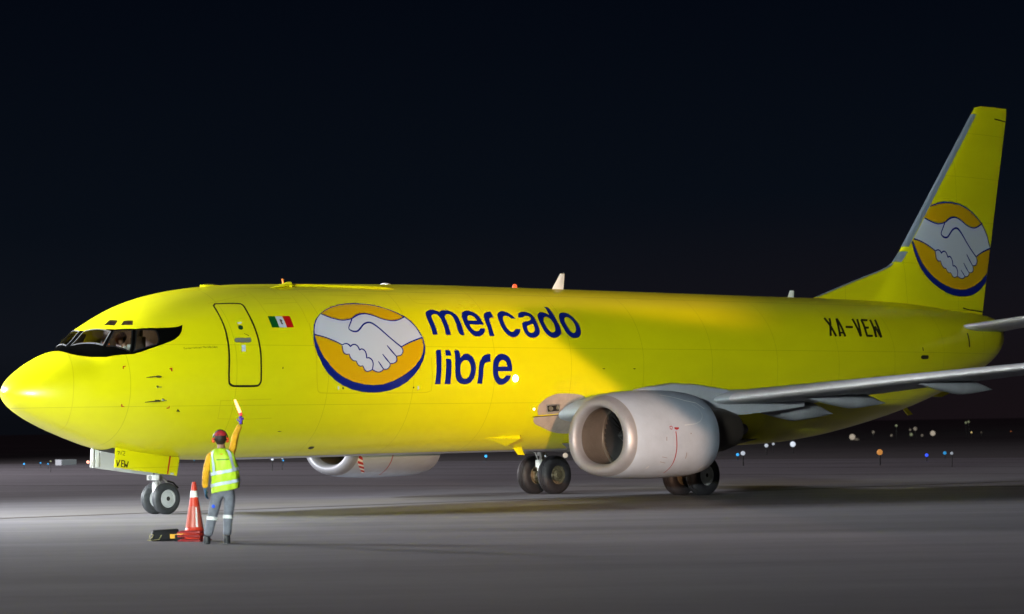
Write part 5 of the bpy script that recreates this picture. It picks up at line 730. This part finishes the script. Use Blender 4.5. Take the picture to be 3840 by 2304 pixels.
def head(c,r,m,parent,face=1,name='head',rz=0):
    """skull with brow, nose, chin, ears; face=+1 looks to +Y"""
    b=MB(); b.ball((0,0,0),1,16)
    v=[]
    for x,y,z in b.v:
        X=x*.78; Y=y*.96; Z=z*1.16
        if z<-.1: X*=1-.28*(-z-.1); Y*= (1-.12*(-z)) if y>0 else (1-.35*(-z))
        if y>.55: 
            Y+=.18*math.exp(-((x/.14)**2+((z+.12)/.22)**2))          # nose
            Y-=.10*(math.exp(-(((abs(x)-.3)/.13)**2+((z-.08)/.10)**2)))# eye sockets
            Y+=.05*math.exp(-((x/.22)**2+((z+.52)/.08)**2))          # lips
            Y+=.06*math.exp(-((x/.2)**2+((z+.85)/.15)**2))
        v.append((X,Y,Z))
    b.v=v
    for s in(-1,1): b.ball((s*.80,-.05,-.05),.2,6,(.35,.7,1.1))
    ca,sa=math.cos(rz),math.sin(rz)
    b.v=[(c[0]+r*(x*ca-y*face*sa),c[1]+r*(x*sa+y*face*ca),c[2]+r*z) for x,y,z in b.v]; return b.obj(name,m,parent,auto=None)
SKIN_=mat('skin_brown',(.30,.16,.10),.55); HAIR=mat('dark_hair',(.02,.012,.008),.6)
VEST=mat('hi_vis_vest',(.50,.74,.02),.55,var=.12,vs=7,bump=.6,bs=9); STR=mat('silver_reflective_tape',(.55,.62,.76),.35,var=.12,vs=12)
SHIRT=mat('mustard_yellow_shirt',(.78,.38,.006),.75,var=.30,vs=9,bump=.9,bs=14); TRO=mat('grey_work_trousers',(.17,.18,.22),.8,var=.25,vs=9,bump=1.0,bs=11)
GLOP=mat('purple_glove',(.10,.05,.42),.6); GLOB=mat('blue_glove',(.02,.07,.15),.6); BOOT=mat('black_boots',(.02,.02,.025),.5)
mp_=Vector((-4.624,-13.579,0)); mr=math.atan2(26.347,34.311)
MAN=empty('person',mp_,-mr,label='ramp marshaller seen from behind in hi-vis vest and earmuffs raising a lit wand',cat='person')
# body (continuous), local: X right in the photo, Y away from the viewer, Z up
nd={'pel':(( -.035,0,.90),(.15,.11)),'bel':((-.03,0,1.08),(.145,.105)),'ch':((-.045,0,1.30),(.165,.115)),'ck':((-.06,0,1.45),(.10,.08)),'nk':((-.07,.0,1.545),.055),'hd':((-.08,.02,1.66),.07),
 'sl':((-.225,0,1.435),.06),'el':((-.315,-.01,1.14),.045),'wl':((-.335,.04,.885),.032),
 'sr':((.10,0,1.455),.06),'er':((.150,.09,1.70),.045),'wr':((.240,.10,1.905),.032),
 'hl':((-.115,0,.86),.095),'kl':((-.215,.02,.46),.062),'al':((-.30,-.02,.10),.042),'tl':((-.315,.12,.04),.04),
 'hr':((.05,0,.86),.095),'kr':((.03,.03,.46),.062),'ar':((.005,0,.10),.042),'tr':((.0,.14,.04),.04)}
ed_=[('pel','bel'),('bel','ch'),('ch','ck'),('ck','nk'),('nk','hd'),('ck','sl'),('sl','el'),('el','wl'),('ck','sr'),('sr','er'),('er','wr'),('pel','hl'),('hl','kl'),('kl','al'),('al','tl'),('pel','hr'),('hr','kr'),('kr','ar'),('ar','tr')]
body_=skin('body',nd,ed_,SKIN_,MAN,'pel')
head((-.08,.02,1.665),.112,SKIN_,MAN)
b=MB(); b.ball((-.08,.005,1.685),.108,12,(.86,.98,1.12)); b.obj('hair',HAIR,MAN)
def shell(name,nodes,edges,m,root,parent=MAN): return skin(name,nodes,edges,m,parent,root)
# mustard shirt with long sleeves
shell('shirt',{'b':((-.025,0,1.0),(.17,.12)),'c':((-.045,0,1.30),(.165,.115)),'k':((-.06,0,1.45),(.11,.09)),'n':((-.07,0,1.52),(.068,.066)),
 'sl':((-.245,0,1.43),.066),'ul':((-.285,-.01,1.28),.062),'el':((-.318,-.015,1.13),.060),'fl':((-.33,.02,1.0),.056),'wl':((-.338,.04,.885),.046),
 'sr':((.105,0,1.455),.072),'ur':((.13,.045,1.58),.062),'er':((.152,.09,1.70),.058),'fr':((.195,.095,1.80),.052),'wr':((.238,.10,1.895),.042)},
 [('b','c'),('c','k'),('k','n'),('k','sl'),('sl','ul'),('ul','el'),('el','fl'),('fl','wl'),('k','sr'),('sr','ur'),('ur','er'),('er','fr'),('fr','wr')],SHIRT,'c')
# gloves
nn={'wr':((.240,.10,1.895),.034)}; ee=[]; hand(nn,ee,(.243,.10,1.905),(.25,.05,1),(-.3,.9,.1),(-1,-.2,.2),r=.0115,curl=.95); gp=shell('glove',nn,ee,GLOP,'wr'); gp['label']='purple glove on the raised hand'
nn={'wr':((-.337,.04,.90),.034)}; ee=[]; hand(nn,ee,(-.335,.04,.872),(.12,.1,-1),(.5,.6,-.1),(.3,.95,.1),r=.0115,curl=.35); gl_=shell('glove',nn,ee,GLOB,'wr'); gl_['label']='dark blue glove on the lowered hand'
# trousers
shell('trousers',{'w':((-.03,0,.97),(.18,.13)),'p':((-.035,0,.88),(.20,.14)),'hl':((-.14,0,.80),(.12,.115)),'ml':((-.18,.01,.63),.104),'kl':((-.218,.02,.46),.082),'cl':((-.262,.0,.28),.080),'al':((-.305,-.015,.115),.076),
 'hr':((.07,0,.80),(.118,.115)),'mr':((.052,.015,.63),.102),'kr':((.03,.03,.46),.080),'cr':((.018,.015,.28),.076),'ar':((.005,.0,.115),.072)},
 [('w','p'),('p','hl'),('hl','ml'),('ml','kl'),('kl','cl'),('cl','al'),('p','hr'),('hr','mr'),('mr','kr'),('kr','cr'),('cr','ar')],TRO,'p')
for (c,d,r) in (((-.228,.015,.405),(-.10,-.05,-1),.088),((.027,.025,.425),(-.06,-.05,-1),.084)):
    d=Vector(d).normalized(); c=Vector(c); b=MB(); b.tube([c-d*.028,c+d*.028],r,24); b.obj('reflective_band',mat('white_reflective_tape',(.72,.72,.72),.4),MAN)
for x,y in((-.315,-.02),(.003,0)):
    b=MB(); b.tube([(x,y-.03,.13),(x,y-.02,.06),(x,y-.02,.012)],[.052,.056,.056],16); b.ball((x,y+.10,.035),.05,8,(.95,1.6,.62)); b.box((x,y+.045,.012),(.095,.27,.024)); b.obj('boot',BOOT,MAN,bevel=.004)
# vest: oval rings, open sleeves
VR=[(.845,-.010,.222,.165,-.08),(.95,-.008,.224,.165,-.06),(1.06,-.010,.222,.165,-.04),(1.18,-.022,.214,.165,-.02),(1.30,-.040,.205,.165,0),(1.40,-.056,.200,.16,0),(1.46,-.064,.180,.135,0),(1.505,-.070,.130,.105,0),(1.54,-.072,.075,.075,0)]
def vp(z,a,off=0):
    """a=0 points to the viewer (-Y), positive to the right"""
    if z<=VR[0][0]: r=VR[0]
    elif z>=VR[-1][0]: r=VR[-1]
    else:
        for p,q in zip(VR,VR[1:]):
            if z<=q[0]: t=(z-p[0])/(q[0]-p[0]); t=t; r=tuple(a_+(b_-a_)*t for a_,b_ in zip(p,q)); break
    s,c=math.sin(a),math.cos(a); fold=.006*math.sin(a*7+z*9)+.005*math.sin(a*13-z*14); w=r[2]+off+fold; d=r[3]+off+fold
    return Vector((r[1]+w*math.copysign(abs(s)**.8,s),-d*math.copysign(abs(c)**.85,c),z+.045*s*(1 if z<1.2 else max(0,(1.4-z)/.2))-(0 if z<1.4 else .035*abs(s)*(z-1.4)/.13*.3)))
zs=[.845+.0195*i for i in range(36)]; n=48; v=[vp(z,2*PI*j/n) for z in zs for j in range(n)]
b=MB(); b.add(v,[(i*n+j,i*n+(j+1)%n,(i+1)*n+(j+1)%n,(i+1)*n+j) for i in range(len(zs)-1) for j in range(n)]); vst=b.obj('vest',VEST,MAN,auto=None)
mo=vst.modifiers.new('t','SOLIDIFY'); mo.thickness=.006
def band(z0,z1,a0,a1,za=0,off=.009,name='reflective_tape',m=STR,n=40):
    b=MB(); v=[]
    for i in range(n+1):
        t=i/n; a=a0+(a1-a0)*t
        for z in (z0,(z0+z1)/2,z1): v.append(vp(z+za*math.sin(a),a,off))
    b.add(v,[(3*i+k,3*i+k+1,3*i+k+4,3*i+k+3) for i in range(n) for k in(0,1)]); return b.obj(name,m,vst,auto=None)
band(.945,.998,-PI,PI,.0); band(1.125,1.178,-PI,PI,.0)
def vband(pts,w,name='reflective_tape',m=STR):
    b=MB(); v=[]
    for i in range(21):
        t=i/20; z=pts[0][1]+(pts[1][1]-pts[0][1])*t; a=pts[0][0]+(pts[1][0]-pts[0][0])*t
        for s in(-.5,0,.5): v.append(vp(z,a+s*w,.010))
    b.add(v,[(3*i+k,3*i+k+1,3*i+k+4,3*i+k+3) for i in range(20) for k in(0,1)]); return b.obj(name,m,vst,auto=None)
vband(((-.85,1.49),(-.78,1.178)),.32); vband(((.62,1.50),(.62,1.178)),.32); vband(((PI-.7,1.49),(PI-.7,1.178)),.32); vband(((PI+.7,1.49),(PI+.7,1.178)),.32)
band(1.335,1.352,-.42,.42,0,.008,'vest_print',mat('dark_green_print',(.10,.25,.02),.6),20)
# cap and ear defenders
b=MB(); b.lathe([(0,.128),(.05,.120),(.085,.094),(.103,.055),(.106,.035),(.102,.03)],'z',(-.08,.012,1.690),28); b.obj('cap',mat('red_cap',(.50,.02,.03),.6,var=.75,vs=13),MAN)
b=MB(); b.box((-.08,.13,1.70),(.13,.10,.012)); b.obj('cap_peak',mat('dark_peak',(.03,.015,.015),.6),MAN,bevel=.005)
for s in(-1,1): b=MB(); b.lathe([(0,.038),(.028,.036),(.042,.02),(.045,0),(.036,-.012)],'z',(0,0,0),20); b.v=[(-.08+s*(.098+z),.0+x*.85,1.655+y*1.05) for x,y,z in b.v]; b.obj('ear_cup',mat('orange_ear_cup',(.80,.10,.02),.4),MAN)
b=MB(); b.tube([(-.08+.118*math.sin(t),-.005-.03*abs(math.cos(t)),1.66+.155*math.cos(t)) for t in [-1.5+.3*i for i in range(11)]],.011,8); b.tube([(-.185,-.03,1.66),(-.08,-.10,1.655),(.025,-.03,1.66)],.010,8); b.obj('ear_band',BLK,MAN)
b=MB(); b.ball((-.205,-.075,.60),.026,8,(1.1,.5,1.2)); b.obj('pocket_tool',mat('royal_blue_plastic',(.01,.08,.75),.35),MAN)
# lit wand in the raised hand
WD=empty('marshalling_wand',mp_,-mr,label='glowing orange-white marshalling wand held up in the purple glove',cat='wand')
b=MB(); b.tube([(.262,.135,1.90),(.250,.14,2.045)],.017,12); b.obj('handle',BLK,WD)
b=MB(); b.tube([(.250,.14,2.045),(.240,.14,2.085)],[.022,.026],14); b.obj('collar',mat('wand_red',(.7,.02,.04),.4,emit=(1,.05,.05),es=1.2),WD)
b=MB(); b.tube([(.240,.14,2.085),(.215,.14,2.15),(.165,.14,2.275),(.158,.14,2.295),(.155,.14,2.303)],[.025,.024,.019,.015,.004],14); b.obj('glow_tube',lampmat('wand_glow',(1,.36,.20),3.2),WD)

# pilot in the left seat
PI_=empty('person',(-.14,0,0),label='pilot in white shirt and headset seated behind the cockpit side window',cat='person')
pn={'pel':((2.92,-.55,3.24),(.15,.13)),'ch':((2.88,-.55,3.50),(.16,.11)),'nk':((2.80,-.55,3.72),.05),'hd':((2.76,-.55,3.80),.06),
 'sl':((2.86,-.75,3.60),.055),'el':((2.72,-.80,3.40),.045),'wl':((2.48,-.70,3.45),.03),'sr':((2.86,-.35,3.60),.055),'er':((2.72,-.32,3.40),.045),'wr':((2.48,-.45,3.45),.03),
 'hl':((2.75,-.64,3.22),.08),'kl':((2.45,-.66,3.22),.06),'al':((2.35,-.66,2.95),.04),'hr':((2.75,-.46,3.22),.08),'kr':((2.45,-.44,3.22),.06),'ar':((2.35,-.44,2.95),.04)}
pe=[('pel','ch'),('ch','nk'),('nk','hd'),('ch','sl'),('sl','el'),('el','wl'),('ch','sr'),('sr','er'),('er','wr'),('pel','hl'),('hl','kl'),('kl','al'),('pel','hr'),('hr','kr'),('kr','ar')]
hand(pn,pe,(2.48,-.70,3.45),(-1,0,-.1),(0,0,-1),(0,1,0),tag_='L',wristkey='wl'); hand(pn,pe,(2.48,-.45,3.45),(-1,0,-.1),(0,0,-1),(0,-1,0),tag_='R',wristkey='wr')
skin('body',pn,pe,SKIN_,PI_,'pel'); head((2.70,-.58,3.80),.12,SKIN_,PI_,1,rz=PI/2)
skin('shirt',{'a':((2.92,-.55,3.26),(.17,.15)),'c':((2.88,-.55,3.50),(.18,.13)),'k':((2.84,-.55,3.63),(.10,.08)),'sl':((2.84,-.76,3.62),.085),'el':((2.72,-.82,3.47),.075),'sr':((2.86,-.34,3.58),.075),'er':((2.77,-.31,3.45),.065)},[('a','c'),('c','k'),('k','sl'),('sl','el'),('k','sr'),('sr','er')],mat('white_pilot_shirt',(.78,.84,.86),.6),PI_,'c')
b=MB(); b.ball((2.74,-.58,3.84),.118,10,(1,.86,1.0)); b.obj('hair',mat('brown_hair',(.16,.10,.07),.6),PI_)
b=MB(); b.tube([(2.73,-.58-.115*math.cos(t),3.80+.15*math.sin(t)) for t in [PI*i/10 for i in range(11)]],.010,6); 
for s in(-1,1): b.ball((2.73,-.58+s*.11,3.79),.035,8,(1,.5,1.1))
b.obj('headset',BLK,PI_)

cl=bpy.data.lights.new('cockpit_fill_light','POINT'); cl.energy=5; cl.shadow_soft_size=.08; cl.color=(1,.85,.72)  # lamp added to brighten the cockpit interior
clo=bpy.data.objects.new('cockpit_fill_light',cl); COL.objects.link(clo); clo.location=(2.75,0,4.12)
# ================================================================ CONES AND CASE
RC=mat('red_orange_cone',(.62,.045,.02),.4,var=.12,vs=6); RB=mat('dark_red_rubber',(.34,.02,.022),.5,var=.3,vs=8); WB=mat('white_cone_band',(.78,.77,.76),.45,var=.1,vs=9); ST2=mat('faded_reflective_collar',(.50,.10,.07),.35)
cpos=Vector((-4.31,-12.31,0))
def cone(z0,top,name_label):
    c=empty('traffic_cone',cpos+Vector((0,0,z0)),.45,label=name_label,cat='traffic cone',group='stacked traffic cones'); 
    b=MB(); b.box((0,0,.014),(.42,.42,.028)); b.box((0,0,.036),(.36,.36,.016)); b.obj('base',RB,c,bevel=.01)
    H=.80; rr=lambda z:.150-(.150-.030)*(z/H)
    b=MB(); b.lathe([(rr(0)+.02,.04),(rr(.03)+.004,.06)]+[(rr(z),z+.04) for z in (.05,.2,.4,.6,.78)]+[(.030,.82),(.028,.835),(0,.838)],'z',(0,0,0),32); b.obj('cone_body',RC,c)
    b=MB(); b.lathe([(rr(.545)+.002,.585),(rr(.65)+.002,.69)],'z',(0,0,0),32); b.obj('white_band',WB,c)
    b=MB(); b.lathe([(rr(.06)+.003,.10),(rr(.40)+.003,.44)],'z',(0,0,0),32); b.obj('reflective_collar',ST2,c)
    b=MB()
    for k in range(3):
        a0=-2.5+k*2.1; v=[]
        for z in (.10,.42): 
            for q in(0,.12,.24): v.append(((rr(z-.04)+.006)*math.cos(a0+q),(rr(z-.04)+.006)*math.sin(a0+q),z))
        b.add(v,[(0,1,4,3),(1,2,5,4)])
    b.obj('cone_highlight',WB,c); return c  # pale strips painted as upright highlights on the cone
cone(0,0,'bottom cone of the stack by the marshaller, only its base and rim showing')
cone(.07,0,'middle cone of the stack, only its flat base showing'); cone(.135,0,'red-orange cone on top of the stack beside the marshaller, white upper band')
CS=empty('equipment_case',(-4.42,-11.64,0),-mr+.06,label='low black case with yellow label and coiled cord, lying left of the cones',cat='case')
b=MB(); b.prism([(-.22,.0),(.24,.0),(.25,.03),(.22,.19),(-.20,.175),(-.24,.03)],-.16,.16); b.obj('case_body',mat('black_plastic',(.006,.006,.008),.6,spec=.15),CS,bevel=.012)
b=MB(); b.box((.13,-.163,.075),(.10,.006,.07)); b.obj('label_patch',mat('amber_label',(.75,.38,.01),.5),CS)
b=MB(); b.tube([(-.26,-.18,.05),(-.24,-.19,.12),(-.19,-.19,.105),(-.22,-.19,.06),(-.29,-.19,.02),(-.20,-.19,.015),(-.10,-.18,.03),(-.06,-.18,.10)],.007,8); b.obj('cord',mat('pale_yellow_cord',(.34,.30,.12),.6),CS)
BX=empty('small_box',(-4.37,-12.02,0),-mr,label='small black and orange tool box between the black case and the cones',cat='box')
b=MB(); b.box((0,0,.05),(.20,.2,.10)); b.obj('box_body',MATS['black_plastic'],BX,bevel=.01); b=MB(); b.box((0,-.02,.112),(.15,.10,.022)); b.obj('box_lid',mat('orange_lid',(.75,.28,.02),.5),BX,bevel=.005)

# ================================================================ AIRFIELD LIGHTS FAR BEHIND
CP=Vector((-30.971,-47.890,1.816))
def raydir(px,py): return (cf+cr*((px-1920)/10057.7)-cu*((py-1152)/10057.7))
def light(px,py,frac,rad,col,es,label,cat,name,group,far=None,post=True):
    d=raydir(px,py)
    t=-CP.z/d.z*frac if far is None else far
    P=CP+d*t; key='%.2f_%.2f_%.2f_%.1f'%(*col,es); m_=lampmat('lamp_'+key,col,es*.8)
    e_=empty(name,(P.x,P.y,0),0,label=label,cat=cat,group=group)
    r=rad*.68*d.length*t/10057.7
    b=MB(); b.ball((0,0,P.z),r,8); b.obj('lamp_globe',m_,e_)
    if P.z-r>.02: b=MB(); b.tube([(0,0,0),(0,0,P.z-r*.6)],min(.03,r*.3),8); b.obj('lamp_post',mat('dark_post',(.03,.03,.03),.7),e_)
TB=(.05,.45,1.0); BLU=(.04,.10,1.0); WB_=(.80,.88,1.0); WA=(1,.86,.68); AM=(1,.42,.10); GN=(.65,.72,.42)
g1='blue taxiway edge lights'; g2='white airfield lights'; g3='lights of the town far behind'
L_=[(90,1741,TB,4.5,2.2,g1,'leftmost small blue edge light at the left border'),(152,1737,TB,3.5,1.6,g1,'second small blue edge light from the left border'),(180,1741,TB,3.5,1.8,g1,'third small blue edge light from the left, left of the nose gear doors'),
(728,1727,TB,3,1.0,g1,'tiny blue edge light under the nose just right of the gear door'),(1062,1728,TB,4,1.6,g1,'blue edge light right of the marshaller under the belly'),(1822,1712,TB,7,2.2,g1,'bright blue edge light left of the main wheels under the belly'),
(2766,1706,TB,8,1.4,g1,'cyan light just right of the near engine'),(3475,1708,BLU,9,1.6,g1,'deep blue edge light under the tail, left of the cyan one'),(3543,1700,TB,9,.7,g1,'cyan edge light at the right under the tail')]
for px,py,c,r,e_,g_,lb in L_: light(px,py,.86,r,c,e_,lb,'edge light','taxiway_light',g_)
L_=[(190,1731,GN,4,.6,'dim yellow-green light above the left edge lights'),(1021,1723,WB_,7,1.6,'white light right of the marshaller under the belly'),(1058,1720,WB_,4.5,1.3,'small white light beside the blue one under the belly'),
(2046,1707,WB_,11,1.1,'bluish white light between the main wheels'),(2120,1709,WA,14,.65,'large soft white light right of the main wheels'),(2786,1701,WB_,12,.75,'round white light right of the near engine'),
(2874,1672,WB_,10,.85,'white light under the aft belly, left of a pair'),(2900,1666,WB_,7,.6,'small bluish light beside the white one under the aft belly'),(2973,1667,WB_,15,1.1,'brightest bluish white light under the tail'),
(3569,1701,WB_,8,.4,'pale light at the right next to the cyan one'),(3299,1697,AM,16,.65,'large orange light under the tail')]
for px,py,c,r,e_,lb in L_: light(px,py,.72,r,c,e_,lb,'airfield light','airfield_light',g2)
L_=[(2934,1677,WA,8,.10,'dim grey light between the white lights under the tail'),(3196,1640,WA,16,.42,'large tan light under the tail antenna'),(3275,1622,WA,8,.06,'faint light right of the large tan one'),(3214,1652,WA,13,.04,'faint wide glow below the large tan light'),
(3361,1597,GN,6,.32,'small yellow light above the tan ones'),(3432,1609,WA,10,.16,'dull tan light above a greenish one'),(3417,1631,GN,9,.22,'greenish light below a dull tan one'),(3413,1613,WA,6,.08,'faint dot beside the dull tan light'),(3343,1634,WA,7,.09,'faint dot between the tan lights'),
(3498,1626,WA,14,.42,'large pale tan light below the far right wing fairing'),(3458,1634,WA,7,.05,'very faint glow left of the pale tan light'),(3622,1586,GN,6,.22,'yellow-green light high at the right'),(3632,1583,GN,6,.25,'brighter half of the yellow-green pair at the right'),(3643,1623,(1,.75,.3),3.6,1.2,'sharp yellow point of light at the right'),(3791,1619,(1,.3,.1),3,.35,'tiny red-orange light at the right border'),(3680,1623,WA,5,.03,'almost invisible glow right of the yellow point')]
for px,py,c,r,e_,lb in L_: light(px,py,.62 if py>1600 else .5,r,c,e_,lb,'town light','street_lamp',g3,far=230)
b=MB(); P=CP+raydir(247,1735)*150; b.box((P.x,P.y,P.z),(1.0,.6,.32)); b.box((P.x,P.y,P.z*.5-.1),(.12,.12,P.z)); tag(b.obj('airfield_sign',mat('sign_pale',(.4,.42,.45),.6,emit=(.5,.55,.6),es=.12),None,smooth=False),'small pale airfield sign box behind the nose','sign')
